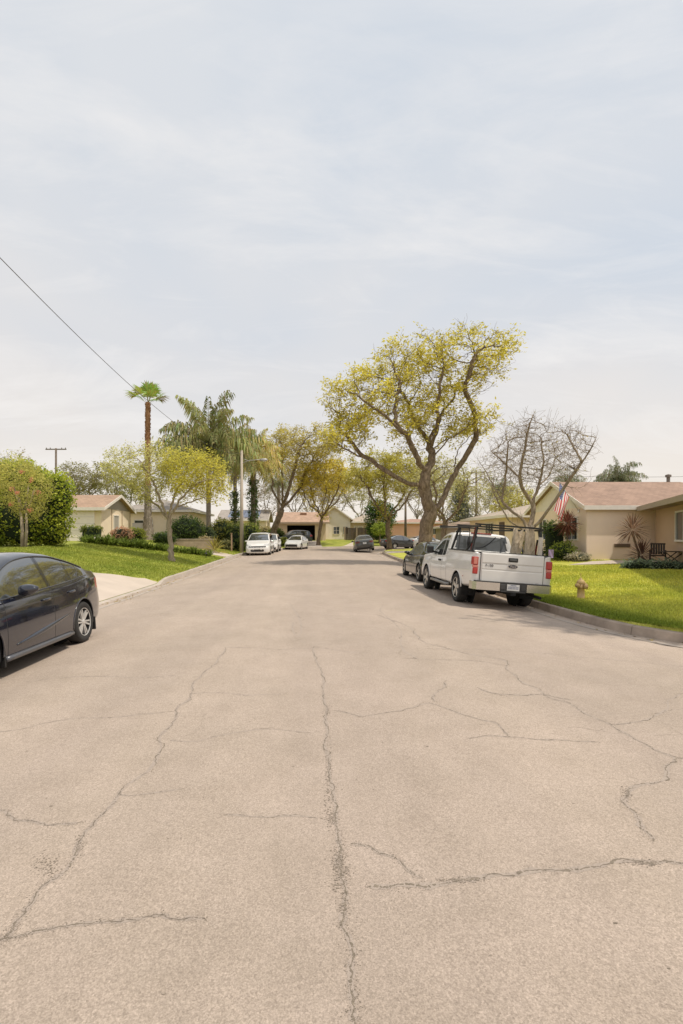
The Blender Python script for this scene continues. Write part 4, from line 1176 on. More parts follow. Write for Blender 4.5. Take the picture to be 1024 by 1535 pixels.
def blob(px, py, rx, rz, dy=0, ry=2.2, k=1): return (hp(px,py,dy), (rx/s0, ry, rz/s0), k)
blobs = [blob(502,592,24,30,0,1.6), blob(540,566,34,24,0), blob(590,530,42,28,.3), blob(640,520,40,28,0), blob(690,505,34,22,0), blob(735,520,36,38,0,2.0), blob(712,560,22,24,-.3,1.5,.6),
 blob(560,600,44,26,-1), blob(620,575,52,32,0), blob(680,560,38,30,.5), blob(690,618,36,20,0), blob(720,622,26,22,.4), blob(640,610,40,22,.6), blob(530,632,34,24,.2), blob(500,652,22,20,-.8), blob(600,632,36,16,-1.2,1.6,.8), blob(610,655,22,20,.6,1.2,.5)]
leafJ = dict(size=.18, per=6, cols=((.29,.255,.065),(.64,.565,.09)), spread=.12, keep=.95, aspect=.42, trans=.5, cs=1.9, base=.15)
big, BP, BR = tree('street_tree', 'huge gnarled tree with yellow green crown behind the white pickup', (gx,gy,bz), limbs, blobs, .37, .010, .24, 3600, 5, leafJ, group='mature street trees', kill=.34, infl=2.2, jit=.32, leaf_r=.0125, twig=(1.1,.2,3))
# leaf tufts sprouting straight from the right limb, as on the photograph
# --- bare tree behind the pickup
s1 = 40.4; gx2, gy2 = 8.0, 19.0
def bp(px, py, dy=0): return ((px-786)/s1, dy, (838-py)/s1-.05)
lb = [([bp(788,840), bp(787,815), bp(785,795), bp(786,770)], None),
 ([bp(786,772), bp(773,762,-.1), bp(751,749,-.3), bp(729,717,-.6), bp(716,700,-.9)], 0),
 ([bp(786,770), bp(781,751,.1), bp(765,735,.3), bp(754,719,.5), bp(738,678,.9), bp(724,650,1.1)], 0),
 ([bp(787,768), bp(797,745,.2), bp(798,724,.3), bp(784,708,.2), bp(774,688,0), bp(776,656,-.2), bp(781,615,-.4), bp(787,592,-.5)], 0),
 ([bp(787,768), bp(801,752,-.2), bp(815,728,-.4), bp(830,702,-.6), bp(850,669,-.8), bp(861,650,-.9), bp(868,630,-1.0)], 0),
 ([bp(798,724,.3), bp(811,697,.5), bp(822,661,.7), bp(822,640,.8), bp(822,618,.9)], 3),
 ([bp(774,688,0), bp(757,663,.4), bp(740,640,.8)], 3),
 ([bp(754,719,.5), bp(755,690,.2), bp(752,655,-.2), bp(750,630,-.4)], 2),
 ([bp(830,702,-.6), bp(846,706,-.9), bp(856,694,-1.2)], 4),
 ([bp(850,669,-.8), bp(845,645,-.5), bp(838,620,-.2)], 4), ([bp(811,697,.5), bp(835,680,1.0), bp(852,655,1.4), bp(858,630,1.6)], 5)]
bb = [(bp(800,650),(72/s1,1.7,50/s1),1.), (bp(745,680),(32/s1,1.3,40/s1),.7), (bp(836,650,-.4),(34/s1,1.3,34/s1),.7), (bp(785,620),(30/s1,1.1,30/s1),.5)]
tree('bare_tree', 'nearly leafless pale tree with a fan of thin branches beside the flag house', (gx2,gy2,ground_z(gx2,gy2)), lb, bb, .115, .0075, .16, 1600, 8,
     dict(size=.09, per=1, cols=((.20,.15,.09),(.42,.37,.13)), keep=.10, spread=.05, aspect=.5), bark_mat('bark_brown', (.20,.15,.105), (.43,.345,.255)), kill=.205, infl=1.7, jit=.13, shell=.2, leaf_r=.0055, twig=(1.5,.13,4), wob=.06)
# --- yellow green tree on the left lawn
s2 = 29.1; gx3, gy3 = -7.25, 26.4
def lp(px, py, dy=0): return ((px-257)/s2, dy, (843-py)/s2-.03)
ll = [([lp(257,845), lp(256,820), lp(254,795), lp(252,778)], None),
 ([lp(252,780), lp(238,764,.2), lp(222,750,.5), lp(203,738,.6), lp(182,722,.6)], 0),
 ([lp(252,778), lp(244,755,-.3), lp(236,728,-.6), lp(226,705,-.9), lp(214,690,-1.0)], 0),
 ([lp(252,778), lp(264,763,-.2), lp(282,742,-.5), lp(305,726,-.8), lp(325,722,-.9)], 0),
 ([lp(253,776), lp(258,745,.4), lp(266,720,.8), lp(275,697,1.0)], 0), ([lp(264,763,-.2), lp(276,755,.4), lp(298,745,.9), lp(318,738,1.2)], 3)]
lbs = [(lp(194,702),(44/s2,1.4,34/s2),1.), (lp(225,725),(36/s2,1.4,26/s2),.8), (lp(285,712),(56/s2,1.7,36/s2),1.7), (lp(320,730),(24/s2,1.2,26/s2),1.2), (lp(240,688),(30/s2,1.3,22/s2),.8), (lp(172,712),(20/s2,1.0,22/s2),.6)]
tl_, TP, TR = tree('lawn_tree', 'small spreading tree with bright yellow foliage on the left lawn', (gx3,gy3,ground_z(gx3,gy3)), ll, lbs, .125, .007, .17, 1300, 12, None, bark_g, kill=.26, infl=1.9, jit=.34, twig=(.9,.14,3))
tips = [i for i in range(len(TP)) if TR[i] < .011]
T = TP[tips]; rr_ = np.random.default_rng(4)
right = T[(T[:,0] > -.25)]; left = T[(T[:,0] <= -.25)]
Tall = np.vstack([np.repeat(right,3,0), left[rr_.random(len(left)) < .75]])
cr1_ = leaves('crown', right, .135, (.34,.32,.06), (.62,.56,.095), tl_, 5, .13, .40, 4, .5, trans=.45)
cr2_ = leaves('crown', left[rr_.random(len(left)) < .75], .13, (.36,.35,.12), (.60,.56,.20), tl_, 6, .14, .40, 5, .5, trans=.45)

# --- the other jacarandas of the street: limbs radiating from a fork, flat umbrella crown
def umbrella(name, label, x, y, h, spread, fork, lean=(0,0), rb=.3, nl_=5, seed=1, cols=((.25,.215,.04),(.46,.375,.06)), per=4, keep=.85, size=.24, n_att=700, th=.36, bark=bark_j, zoff=0., group='mature street trees', squash=1., step=.36, blobs=None, kl=.5, tw=(1.3,.28,3)):
    rng = np.random.default_rng(seed); lx, ly = lean
    fk = Vector((lx*.55, ly*.55, fork)); limbs = [([(0,0,-.15),(lx*.12,ly*.12,fork*.35),(lx*.32,ly*.32,fork*.7),tuple(fk)], None)]
    for k in range(nl_):
        a = 2*PI*k/nl_+rng.uniform(-.35,.35)+.4; R = spread*rng.uniform(.45,.7); zz = h*rng.uniform(.62,.8)
        c = Vector((lx+math.cos(a)*R, ly+math.sin(a)*R*squash, zz)); m = fk.lerp(c,.45)+Vector((math.cos(a)*.3,math.sin(a)*.3,rng.uniform(-.5,.2)))
        limbs.append(([tuple(fk), tuple(fk.lerp(m,.5)+Vector(rng.normal(size=3)*.12)), tuple(m), tuple(m.lerp(c,.5)+Vector(rng.normal(size=3)*.2)), tuple(c)], 0))
    if blobs is None:
        blobs = []
        for k in range(9):
            a = 2*PI*k/9+rng.uniform(-.3,.3); R = spread*rng.uniform(.3,.72)
            blobs.append(((lx+math.cos(a)*R, ly+math.sin(a)*R*squash, h*rng.uniform(.68,.86)),(spread*.38,spread*.38*squash,h*th*.38)))
        blobs.append(((lx,ly,h*.86),(spread*.5,spread*.5*squash,h*.14)))
    lf = dict(size=size, per=per, cols=cols, spread=.2, keep=keep, aspect=.4, trans=.4) if per else None
    return tree(name, label, (x,y,ground_z(x,y)+zoff), limbs, blobs, rb, .014, step, n_att, seed, lf, bark, group, kill=kl, infl=4.2, jit=.26, leaf_r=.020, twig=tw)[0]

YG = ((.25,.23,.05),(.46,.41,.08)); OR = ((.40,.33,.07),(.64,.54,.10)); PL = ((.28,.27,.11),(.44,.41,.17)); GY = ((.27,.23,.17),(.40,.35,.26))
umbrella('street_tree', 'leaning tree with sparse brownish crown beyond the white minivan', -4.9, 60.5, 14.6, 5.4, 4.6, (2.6,0), .36, 5, 21, ((.27,.225,.065),(.53,.455,.11)), 6, .95, .26, 1000)
umbrella('street_tree', 'medium tree with orange tinted crown on the lawn before the open garage house', .75, 63.6, 10.6, 5.4, 3.4, (.8,-.6), .22, 6, 33, OR, 8, 1., .28, 800)
umbrella('street_tree', 'thin forked tree on the grass corner beyond the black sedan', 7.75, 51.6, 9.8, 5.2, 2.9, (-.3,0), .23, 6, 45, YG, 9, 1., .25, 800)
umbrella('street_tree', 'gnarled low tree between the big trunk and the pickup cab', 10.9, 43.0, 7.6, 4.2, 2.4, (.5,0), .22, 5, 57, PL, 6, .9, .2, 480)
# a tree of the same lawn just outside the picture on the right: it throws the soft shade on the kerb
umbrella('street_tree', 'tall street tree standing on the near right corner lawn', 10.6, 8.8, 14.0, 2.6, 6.5, (.2,0), .24, 5, 71, YG, 7, 1., .26, 300, step=.34)
# trees standing behind the houses
for i, (px, Y, h, sp, cols, lab, per, kp) in enumerate((
  (442,86,13.5,5.5,GY,'hazy mauve grey tree behind the open garage house, left of its roof vent',3,.8),
  (470,92,12.5,5.5,((.30,.26,.22),(.42,.37,.33)),'hazy bare looking tree behind the ridge of the open garage house',3,.7),
  (540,90,12.0,5.2,PL,'pale green hazy tree behind the white gabled house',3,.8),
  (625,88,12.5,6.0,GY,'hazy grey twiggy tree behind the pink house',3,.7),
  (660,80,10.5,5.0,PL,'pale olive tree seen left of the pickup cab in the distance',3,.75),
  (400,84,10.,4.5,GY,'low hazy tree behind the roof with solar panels',3,.8),
  (775,52,6.0,2.6,((.32,.31,.06),(.48,.42,.09)),'yellow green tree standing behind the bare tree trunk by the low roof',6,.95),
  (735,60,7.2,3.4,PL,'pale feathery tree behind the ladder rack in the distance',3,.8),
  (128,52,7.2,3.6,((.16,.16,.06),(.28,.25,.09)),'dull olive tree showing above the left house roof ridge',6,.95),
  (190,58,7.8,3.4,((.20,.20,.06),(.33,.31,.09)),'grey green tree behind the grey roofed house on the left',6,.95),
  (8,40,7.0,2.2,GY,'bare grey tree top rising behind the tall hedge at the left edge',1,.5),
  (500,105,12.0,6.5,GY,'distant mauve tree in the gap over the far lawn',3,.8))):
    X = (px-VX)*Y/F
    umbrella('background_tree', lab, X, Y, h, sp, h*.28, (0,0), .19, 6, 100+i, cols, per+3, min(1,kp+.15), .34 if Y > 70 else .22, 360 if Y > 70 else 420, bark=bark_h, group='trees behind the houses', step=.6 if Y > 70 else .4, th=.6, kl=.6 if Y > 70 else .4, tw=(1.2,.4,2) if Y > 70 else (1.3,.25,2))

# conifer and dense evergreen at the end of the street
def cone_tree(label, x, y, h, r, cols, seed, per=9, size=.3, name='conifer_tree', gaps=.0, cut=.0):
    root = thing(name, label, 'tree', (x,y,ground_z(x,y)), 0, None); rng = np.random.default_rng(seed)
    mb = MB(); mb.tube([(0,0,-.2),(0,0,h*.5),(0,0,h*.97)], [.2,.12,.03], 8)
    pts = []; 
    n = int(26*h/6)
    for i in range(n):
        z = h*(.10+.9*i/n); k = 1-(i/n)**1.25; R = r*k*rng.uniform(.75,1.1)+.15
        for j in range(7):
            a = 2*PI*j/7+i*.9+rng.uniform(-.3,.3); e = R*rng.uniform(.75,1.1)
            if rng.random() < gaps: continue
            tip = (math.cos(a)*e, math.sin(a)*e, z+.12*e-.1)
            mb.tube([(0,0,z),(tip[0]*.5,tip[1]*.5,z+.05),tip], [.035,.025,.01], 4)
            for t in np.linspace(.25,1,6): pts.append((tip[0]*t+rng.normal()*.12, tip[1]*t+rng.normal()*.12, z+(tip[2]-z)*t))
    mb.build('trunk', bark_d, root, True, fix=False)
    leaves('crown', pts, size, cols[0], cols[1], root, per, .2, .4, seed, 0, trans=.2); return root
cone_tree('grey green conifer with layered branches rising behind the pickup cab', 20.0, 68.5, 8.2, 2.5, ((.10,.115,.075),(.20,.205,.135)), 3, 6, .3, gaps=.15)
root = thing('evergreen_tree', 'dense dark green rounded tree in front of the far fence', 'tree', (8.9,67.5,ground_z(8.9,67.5))); rng = np.random.default_rng(9)
mb = MB(); mb.tube([(0,0,-.2),(.05,0,2.5),(0,.1,4.6)], [.18,.14,.05], 8)
for k in range(26):
    a = k*2.4; mb.tube([(0,0,1+k*.13),(math.cos(a)*.8,math.sin(a)*.8,1.5+k*.14),(math.cos(a)*1.6,math.sin(a)*1.6,1.7+k*.15)], [.05,.035,.012], 5)
mb.build('trunk', bark_d, root, True, fix=False)
Pp = np.vstack([ellip(rng,(0,0,2.9),(2.0,2.0,2.2),300,.6), ellip(rng,(-.5,0,4.3),(1.2,1.2,1.4),150,.6), ellip(rng,(.9,.2,3.9),(1.2,1.2,1.4),130,.6), ellip(rng,(0,0,1.5),(1.7,1.6,1.1),130,.6)])
leaves('crown', Pp, .26, (.022,.055,.012), (.10,.17,.025), root, 12, .2, .5, 5, .3, trans=.2)
root = thing('young_tree', 'small light green lollipop tree before the dark evergreen', 'tree', (8.3,62.9,ground_z(8.3,62.9)))
mb = MB(); mb.tube([(0,0,-.1),(.03,0,.9),(0,0,1.9)], [.05,.045,.02], 8)
for k in range(9):
    a = k*2.4; mb.tube([(0,0,1.2+.07*k),(math.cos(a)*.5,math.sin(a)*.5,1.7+.08*k)], [.02,.008], 4)
mb.build('trunk', bark_g, root, True, fix=False)
leaves('crown', ellip(rng,(0,0,2.05),(.95,.95,.85),110,.4), .2, (.16,.22,.03), (.34,.38,.06), root, 12, .14, .5, 6, .3)

# ------------------------------------------------------------------ palms
palm_bark = bark_mat('palm_bark_grey', (.17,.135,.10), (.34,.29,.225)); palm_red = bark_mat('palm_bark_red', (.25,.125,.065), (.42,.235,.13))
def fan_palm():
    x, y = -12.7, 39.6; root = thing('fan_palm', 'tall slim fan palm with reddish upper trunk on the left', 'palm tree', (x,y,ground_z(x,y)))
    sp = 768/y; H = (806-600)/sp
    mb = MB(); n = 46; pts = []; rs = []
    for i in range(n):
        t = i/(n-1); pts.append((-.02*math.sin(t*3), .03*math.sin(t*2), -.1+t*(H+.1))); rs.append((.34*math.exp(-t*10)+.235-.05*t)*(1+.05*(i%2)))
    k = 18; mb.tube(pts[:k+1], rs[:k+1], 12, 0); mb.tube(pts[k:], [r*.96 for r in rs[k:]], 12, 1)
    rng = random.Random(5)
    for i in range(700):                                    # boot stubs
        t = rng.random(); a = rng.uniform(0,2*PI); z = t*H; r = (.34*math.exp(-t*10)+.235-.05*t)
        c = Vector((math.cos(a)*r*.95, math.sin(a)*r*.95, z)); mb.bar(c, c+Vector((math.cos(a)*.05,math.sin(a)*.05,.10)), .05, .02, 0 if t < .39 else 1)
    mb.build('trunk', [palm_bark, palm_red], root, False, fix=False)
    V_, Fc, C = [], [], []
    rg = np.random.default_rng(2)
    for f in range(14):
        a = f*2.4+rg.uniform(-.2,.2); el = 1.3-1.1*(f/14)**.8
        d = Vector((math.cos(a)*math.cos(el), math.sin(a)*math.cos(el), math.sin(el))); pl = rg.uniform(.7,1.1)
        c = Vector((0,0,H))+d*pl; side = d.cross(Vector((0,0,1))); side = side.normalized() if side.length > .05 else Vector((1,0,0)); up = side.cross(d)
        V_.append((Vector((0,0,H-.1)), Vector((0,0,H-.1))+side*.03, c+side*.025, c-side*.025)); C.append((.27,.24,.09))
        col = (.30+.12*rg.random(), .37+.12*rg.random(), .10) if f < 13 else (.24,.21,.08)
        for j in range(20):
            b = (-1.35+2.7*j/19); ln = (1.12-.28*abs(b))*rg.uniform(.85,1.1)
            dd = (d*math.cos(b)+side*math.sin(b)+up*.12*math.cos(b*2)).normalized(); w = dd.cross(up).normalized()*.045
            mid = c+dd*ln*.6; tip = c+dd*ln+Vector((0,0,-.22*ln))
            V_.append((c, mid+w, tip, mid-w)); C.append(tuple(v*rg.uniform(.8,1.25) for v in col))
    cols = np.repeat(np.array([(*c,1) for c in C]),4,0)
    raw_mesh('crown', np.array([tuple(v) for q in V_ for v in q]), 4, cols, leaf_mat('palm_leaf',.3), root)
fan_palm()
def feather_palm(label, x, y, H, fl, nf, rt, cols, seed, ivy=False, zoff=0, stiff=.0, group=None, trunkmat=None, droop=1.0, wind=(0,0), lf=26):
    root = thing('feather_palm', label, 'palm tree', (x,y,ground_z(x,y)+zoff), 0, group); rg = np.random.default_rng(seed)
    mb = MB(); n = 30
    mb.tube([(0,0,-.1+t*(H+.1)) for t in np.linspace(0,1,n)], [rt*(1+.5*math.exp(-t*12))*(1+.04*(i%2)) for i,t in enumerate(np.linspace(0,1,n))], 12)
    mb.build('trunk', trunkmat or palm_bark, root, True, fix=False)
    V_, C = [], []; rach = MB()
    for f in range(nf):
        a = f*2.399+rg.uniform(-.25,.25); el = 1.5-1.5*(f/nf)**.85+rg.uniform(-.1,.1)
        Lf = fl*rg.uniform(.85,1.1); p = Vector((0,0,H)); d = Vector((math.cos(a)*math.cos(el)+wind[0], math.sin(a)*math.cos(el)+wind[1], math.sin(el))).normalized()
        pts = [p.copy()]; m = 18
        for k in range(m):
            d = (d+Vector((0,0,-(.07+.15*(k/m))*droop))).normalized(); p = p+d*(Lf/m); pts.append(p.copy())
        rach.tube(pts, [.035*(1-.85*i/m)+.004 for i in range(m+1)], 4)
        tone = rg.random()
        for k in range(2, m+1):
            t = k/m; dd = (pts[k]-pts[k-1]).normalized(); side = dd.cross(Vector((0,0,1))); side = side.normalized() if side.length > .05 else Vector((1,0,0))
            ll_ = .75*math.sin(PI*(.12+.80*t))*fl/3.5+.12
            for q in range(lf//13):
                for sg in (-1,1):
                    b = pts[k-1].lerp(pts[k], rg.random()); an = rg.uniform(-.9,1.1); upv = side.cross(dd); e = (dd*.5+side*sg*math.cos(an)+upv*math.sin(an)*.9).normalized()
                    mid = b+e*ll_*.42; tip = mid+(e*.30+Vector((0,0,-1.0*droop))).normalized()*ll_*.8
                    w = e.cross(Vector((0,0,1))).normalized().cross(e)*.0+dd*.034*fl/3.5
                    V_.append((b-w*.3, mid-w, tip, mid+w)); kk = min(1,max(0,tone*.6+.4*rg.random())); C.append(tuple((cols[0][i]*(1-kk)+cols[1][i]*kk)*rg.uniform(.8,1.2) for i in range(3)))
    rach.build('frond_stem', M('frond_stem', (.22,.21,.09), .6), root, True, fix=False)
    raw_mesh('crown', np.array([tuple(v) for q in V_ for v in q]), 4, np.repeat(np.array([(*c,1) for c in C]),4,0), leaf_mat('palm_leaf',.3), root)
    if ivy:
        hI = ivy; pts = []
        for i in range(int(hI*130)):
            z = rg.uniform(0,hI); aa = rg.uniform(0,2*PI); r = rt+.08+.12*rg.random()+.10*math.sin(z*.9+aa)+.06*math.sin(z*2.7+2*aa)
            pts.append((math.cos(aa)*r, math.sin(aa)*r, z))
        leaves('ivy', pts, .17, (.035,.065,.018), (.15,.20,.05), root, 3, .10, .75, seed, .2, trans=.15)
    return root
QG = ((.17,.18,.065),(.46,.44,.16)); QY = ((.32,.275,.08),(.66,.56,.17))
feather_palm('large green feathery palm with drooping fronds, tallest of the palm clump', -8.9, 44.0, 8.4, 5.3, 42, .20, QG, 3, droop=.72, group='feathery palms', zoff=-.3, lf=52)
feather_palm('feathery palm with slim dark trunk right of the tallest feathery palm', -7.6, 50.5, 8.9, 4.1, 34, .17, QY, 6, ivy=5.6, group='feathery palms', zoff=-.2, lf=52, droop=.85)
feather_palm('feathery palm with thick ivy wrapped trunk beside the street light', -6.2, 54.0, 9.0, 4.1, 34, .26, QY, 9, ivy=7.2, group='feathery palms', zoff=-.1, lf=52, droop=.85)
feather_palm('grey green feathery palm with round crown behind the red roof ridge', 26.9, 45.0, 5.7, 2.5, 44, .22, ((.14,.155,.085),(.30,.30,.17)), 12, group='distant palms', droop=.9, lf=39)
feather_palm('small pale palm behind the red roof, right of the round crowned palm', 29.3, 46.0, 4.4, 2.3, 18, .15, ((.22,.22,.13),(.36,.34,.22)), 13, group='distant palms')
feather_palm('pale sparse palm behind the red roof, left of the round crowned palm', 22.9, 44.0, 4.5, 1.9, 16, .13, ((.26,.25,.17),(.38,.35,.24)), 14, group='distant palms')
feather_palm('green palm top showing behind the gable peak of the flag house', 23.9, 48.0, 6.2, 2.0, 22, .16, ((.12,.14,.06),(.25,.25,.11)), 15, group='distant palms')
feather_palm('small green palm seen between the bare tree and the distant pole', 22.4, 61.0, 6.6, 2.1, 26, .16, ((.10,.14,.05),(.22,.25,.09)), 16, group='distant palms')
feather_palm('short hazy palm between the ivy trunk and the leaning tree', -5.0, 76.0, 8.0, 2.8, 20, .2, ((.16,.17,.07),(.30,.28,.12)), 17, group='distant palms')
# ------------------------------------------------------------------ houses
def stucco(name, col, var=.06): return M(name, col, .92, var=var, scale=.9, bump=.12, bscale=70, spec=.2)
trim = M('trim_white', (.80,.735,.66), .6, var=.05)
dark_glass = M('window_glass', (.045,.052,.055), .05, var=.4, scale=2, spec=.7)
pale_glass = M('window_blind', (.42,.38,.33), .4, var=.1)

def set_uv(o, fn):
    me = o.data; uv = me.uv_layers.new(name='UVMap')
    for p in me.polygons:
        for li in p.loop_indices:
            uv.data[li].uv = fn(me.vertices[me.loops[li].vertex_index].co, p.normal)
def roof_uv(co, n):
    # along the eave and up the slope
    if abs(n.x) > abs(n.y): return (co.y, math.hypot(co.x, co.z))
    return (co.x, math.hypot(co.y, co.z))

def window(root, face, a0, a1, z0, z1, plane, fm=trim, gm=dark_glass, mull=1, bars=0, out=.05):
    """face 'x-','x+','y-': plane is the wall coordinate; a0..a1 run along the wall"""
    s = -1 if face.endswith('-') else 1; ax = face[0]; t = .075
    def bx(mb, a, b, c, d, p0, p1):
        lo, hi = sorted((plane+s*p0, plane+s*p1))
        if ax == 'x': mb.box(lo, a, c, hi, b, d, 0)
        else: mb.box(a, lo, c, b, hi, d, 0)
    f = MB(); bx(f,a0-t,a1+t,z1,z1+t,-.02,out); bx(f,a0-t,a1+t,z0-t,z0,-.02,out+.02); bx(f,a0-t,a0,z0,z1,-.02,out); bx(f,a1,a1+t,z0,z1,-.02,out)
    for k in range(1, mull+1): c = a0+(a1-a0)*k/(mull+1); bx(f,c-.02,c+.02,z0,z1,.0,out-.012)
    for k in range(1, bars+1): c = z0+(z1-z0)*k/(bars+1); bx(f,a0,a1,c-.015,c+.015,.0,out-.02)
    fr = f.build('window', fm, root)
    g = MB(); bx(g,a0,a1,z0,z1,-.01,.014); g.build('pane', gm, fr)
    return fr

def gable_house(root, x0,x1,y0,y1,ze,zr,axis,wm,rm,ov=.45,gm=None,hip=None,th=.14,tm=trim,zb=-.6):
    """walls, gables, roof slabs and fascia in local coordinates. axis: direction of the ridge. hip: 'hi' hips the far end"""
    mb = MB(); mb.box(x0,y0,zb,x1,y1,ze,0); mb.build('wall', wm, root)
    if axis == 'x':
        c = (y0+y1)/2; h = (y1-y0)/2; sl = (zr-ze)/h
        xr = x1-h if hip == 'hi' else x1
        gb = MB(); gb.prism([(y0,ze+.002),(y1,ze+.002),(c,zr-.02)], x0, x0+.12, 'x'); 
        if hip != 'hi': gb.prism([(y0,ze+.002),(y1,ze+.002),(c,zr-.02)], x1-.12, x1, 'x')
        gb.build('gable', gm or wm, root)
        r = MB()
        zo = ze-ov*sl
        X0, X1 = x0-ov, (x1+ov)
        XR = xr if hip == 'hi' else X1
        P = lambda x,y,z: [(x,y,z),(x,y,z+th)]
        def slab(q):
            vs = [(x,y,z) for x,y,z in q]+[(x,y,z+th) for x,y,z in q]; n = len(q)
            r.add(vs, [tuple(range(n))[::-1], tuple(range(n,2*n))]+[(i,(i+1)%n,n+(i+1)%n,n+i) for i in range(n)], 0)
        slab([(X0,y0-ov,zo),(X1,y0-ov,zo),(XR,c,zr),(X0,c,zr)])
        slab([(X1,y1+ov,zo),(X0,y1+ov,zo),(X0,c,zr),(XR,c,zr)])
        if hip == 'hi': slab([(X1,y0-ov,zo),(X1,y1+ov,zo),(XR,c,zr)])
        o = r.build('roof', rm, root); set_uv(o, roof_uv)
        f = MB(); e = .03
        f.box(X0-.01,y0-ov-e,zo-.06,X1+.01,y0-ov-.002,zo+th+.012,0); f.box(X0,y1+ov+.002,zo-.05,X1,y1+ov+e,zo+th,0)
        for (xx, s) in ((X0,-1),)+(((X1,1),) if hip != 'hi' else ()):
            for (ya, yb) in ((y0-ov,c),(y1+ov,c)):
                v = [(xx+s*.002,ya,zo-.05),(xx+s*.002,yb,zr-.05),(xx+s*.002,yb,zr+th+.014),(xx+s*.002,ya,zo+th+.014)]
                v2 = [(a+s*e,b_,c_) for a,b_,c_ in v]; f.add(v+v2, [(0,1,2,3),(7,6,5,4),(0,4,5,1),(1,5,6,2),(2,6,7,3),(3,7,4,0)], 0)
        f.build('fascia', tm, root)
    else:
        c = (x0+x1)/2; h = (x1-x0)/2; sl = (zr-ze)/h; zo = ze-ov*sl; Y0, Y1 = y0-ov, y1+ov
        gb = MB(); gb.prism([(x0,ze+.002),(x1,ze+.002),(c,zr-.02)], y0, y0+.12, 'y'); gb.build('gable', gm or wm, root)
        r = MB()
        for (xa) in (x0-ov, x1+ov):
            q = [(xa,Y0,zo),(c,Y0,zr),(c,Y1,zr),(xa,Y1,zo)]; n = 4
            vs = q+[(a,b_,z+th) for a,b_,z in q]; r.add(vs, [(0,1,2,3),(7,6,5,4),(0,4,5,1),(1,5,6,2),(2,6,7,3),(3,7,4,0)], 0)
        o = r.build('roof', rm, root); set_uv(o, roof_uv)
        f = MB()
        for xa in (x0-ov, x1+ov):
            v = [(xa,Y0-.002,zo-.05),(c,Y0-.002,zr-.05),(c,Y0-.002,zr+th+.014),(xa,Y0-.002,zo+th+.014)]; v2 = [(a,b_-.03,c_) for a,b_,c_ in v]
            f.add(v+v2, [(0,1,2,3),(7,6,5,4),(0,4,5,1),(1,5,6,2),(2,6,7,3),(3,7,4,0)], 0)
        f.box(x0-ov-.03,Y0,zo-.05,x0-ov-.002,Y1,zo+th,0); f.box(x1+ov+.002,Y0,zo-.05,x1+ov+.03,Y1,zo+th,0)
        f.build('fascia', tm, root)

def hip_house(root, x0,x1,y0,y1,ze,zr,wm,rm,ov=.5,th=.13,tm=trim,zb=-.6,inset=None):
    mb = MB(); mb.box(x0,y0,zb,x1,y1,ze,0); mb.build('wall', wm, root)
    X0,X1,Y0,Y1 = x0-ov,x1+ov,y0-ov,y1+ov; h = min(X1-X0,Y1-Y0)/2
    if X1-X0 > Y1-Y0: A,B = (X0+h,(Y0+Y1)/2,zr),(X1-h,(Y0+Y1)/2,zr)
    else: A,B = ((X0+X1)/2,Y0+h,zr),((X0+X1)/2,Y1-h,zr)
    c = [(X0,Y0,ze),(X1,Y0,ze),(X1,Y1,ze),(X0,Y1,ze)]; t = [(a,b,z+th) for a,b,z in c]
    V_ = c+t+[A,B]
    if X1-X0 > Y1-Y0: Fs = [(4,5,9,8),(5,6,9),(6,7,8,9),(7,4,8)]
    else: Fs = [(4,5,8),(5,6,9,8),(6,7,9),(7,4,8,9)]
    r = MB(); r.add(V_, Fs+[(3,2,1,0),(0,1,5,4),(1,2,6,5),(2,3,7,6),(3,0,4,7)], 0); o = r.build('roof', rm, root); set_uv(o, roof_uv)
    f = MB(); e = .025
    f.box(X0-e,Y0-e,ze-.05,X1+e,Y0-.002,ze+th+.01,0); f.box(X0-e,Y1+.002,ze-.05,X1+e,Y1+e,ze+th+.01,0); f.box(X0-e,Y0,ze-.05,X0-.002,Y1,ze+th+.01,0); f.box(X1+.002,Y0,ze-.05,X1+e,Y1,ze+th+.01,0)
    f.build('fascia', tm, root)
def vent_pipe(root, x, y, z, h=.45):
    mb = MB(); mb.tube([(x,y,z-.3),(x,y,z+h)], .09, 8); mb.lathe([(.0,h+.16),(.15,h+.1),(.15,h-.02),(.09,h-.02)], 10, 0, 'z', (x,y,z)); mb.build('vent', M('vent_grey', (.20,.17,.15), .7), root)

red_roof = shingle_mat('shingle_red', (.335,.222,.165)); tan_roof = shingle_mat('shingle_tan', (.40,.265,.18)); grey_roof = shingle_mat('shingle_grey', (.36,.315,.275)); brown_roof = shingle_mat('shingle_brown', (.31,.225,.165)); pale_roof = shingle_mat('shingle_pale', (.45,.37,.29)); clay_roof = shingle_mat('shingle_clay', (.40,.22,.16)); end_roof = shingle_mat('shingle_orange', (.45,.30,.215))
w_beige = stucco('stucco_beige', (.90,.725,.585)); w_tan = stucco('stucco_tan', (.54,.39,.275)); w_cream = stucco('stucco_cream', (.88,.73,.55)); w_gabl = M('siding_pale', (.80,.72,.62), .85, var=.05, scale=2)
# flag house
Z = ground_z(13.6, 26); r1 = thing('house', 'beige stucco house with red shingle roof and gable, where the flag hangs', 'house', (13.55,25.3,Z))
gable_house(r1, 0,10.3,0,6.6,2.62,4.06,'x',w_beige,red_roof,.22,w_gabl,'hi')
window(r1,'x-',.85,1.95,1.02,2.12,0.0,mull=1,bars=0)
window(r1,'x-',4.3,5.2,1.0,2.1,0.0,mull=1)
mb = MB(); mb.box(1.35,-.03,.62,2.15,.01,.80,0)
for k in range(5): mb.box(1.38,-.045,.635+k*.033,2.12,-.028,.648+k*.033,1)
mb.build('wall_vent', [M('vent_tan', (.36,.27,.19), .8), M('vent_dark', (.12,.09,.07), .8)], r1)
vent_pipe(r1, 6.4, 3.4, 4.05); 
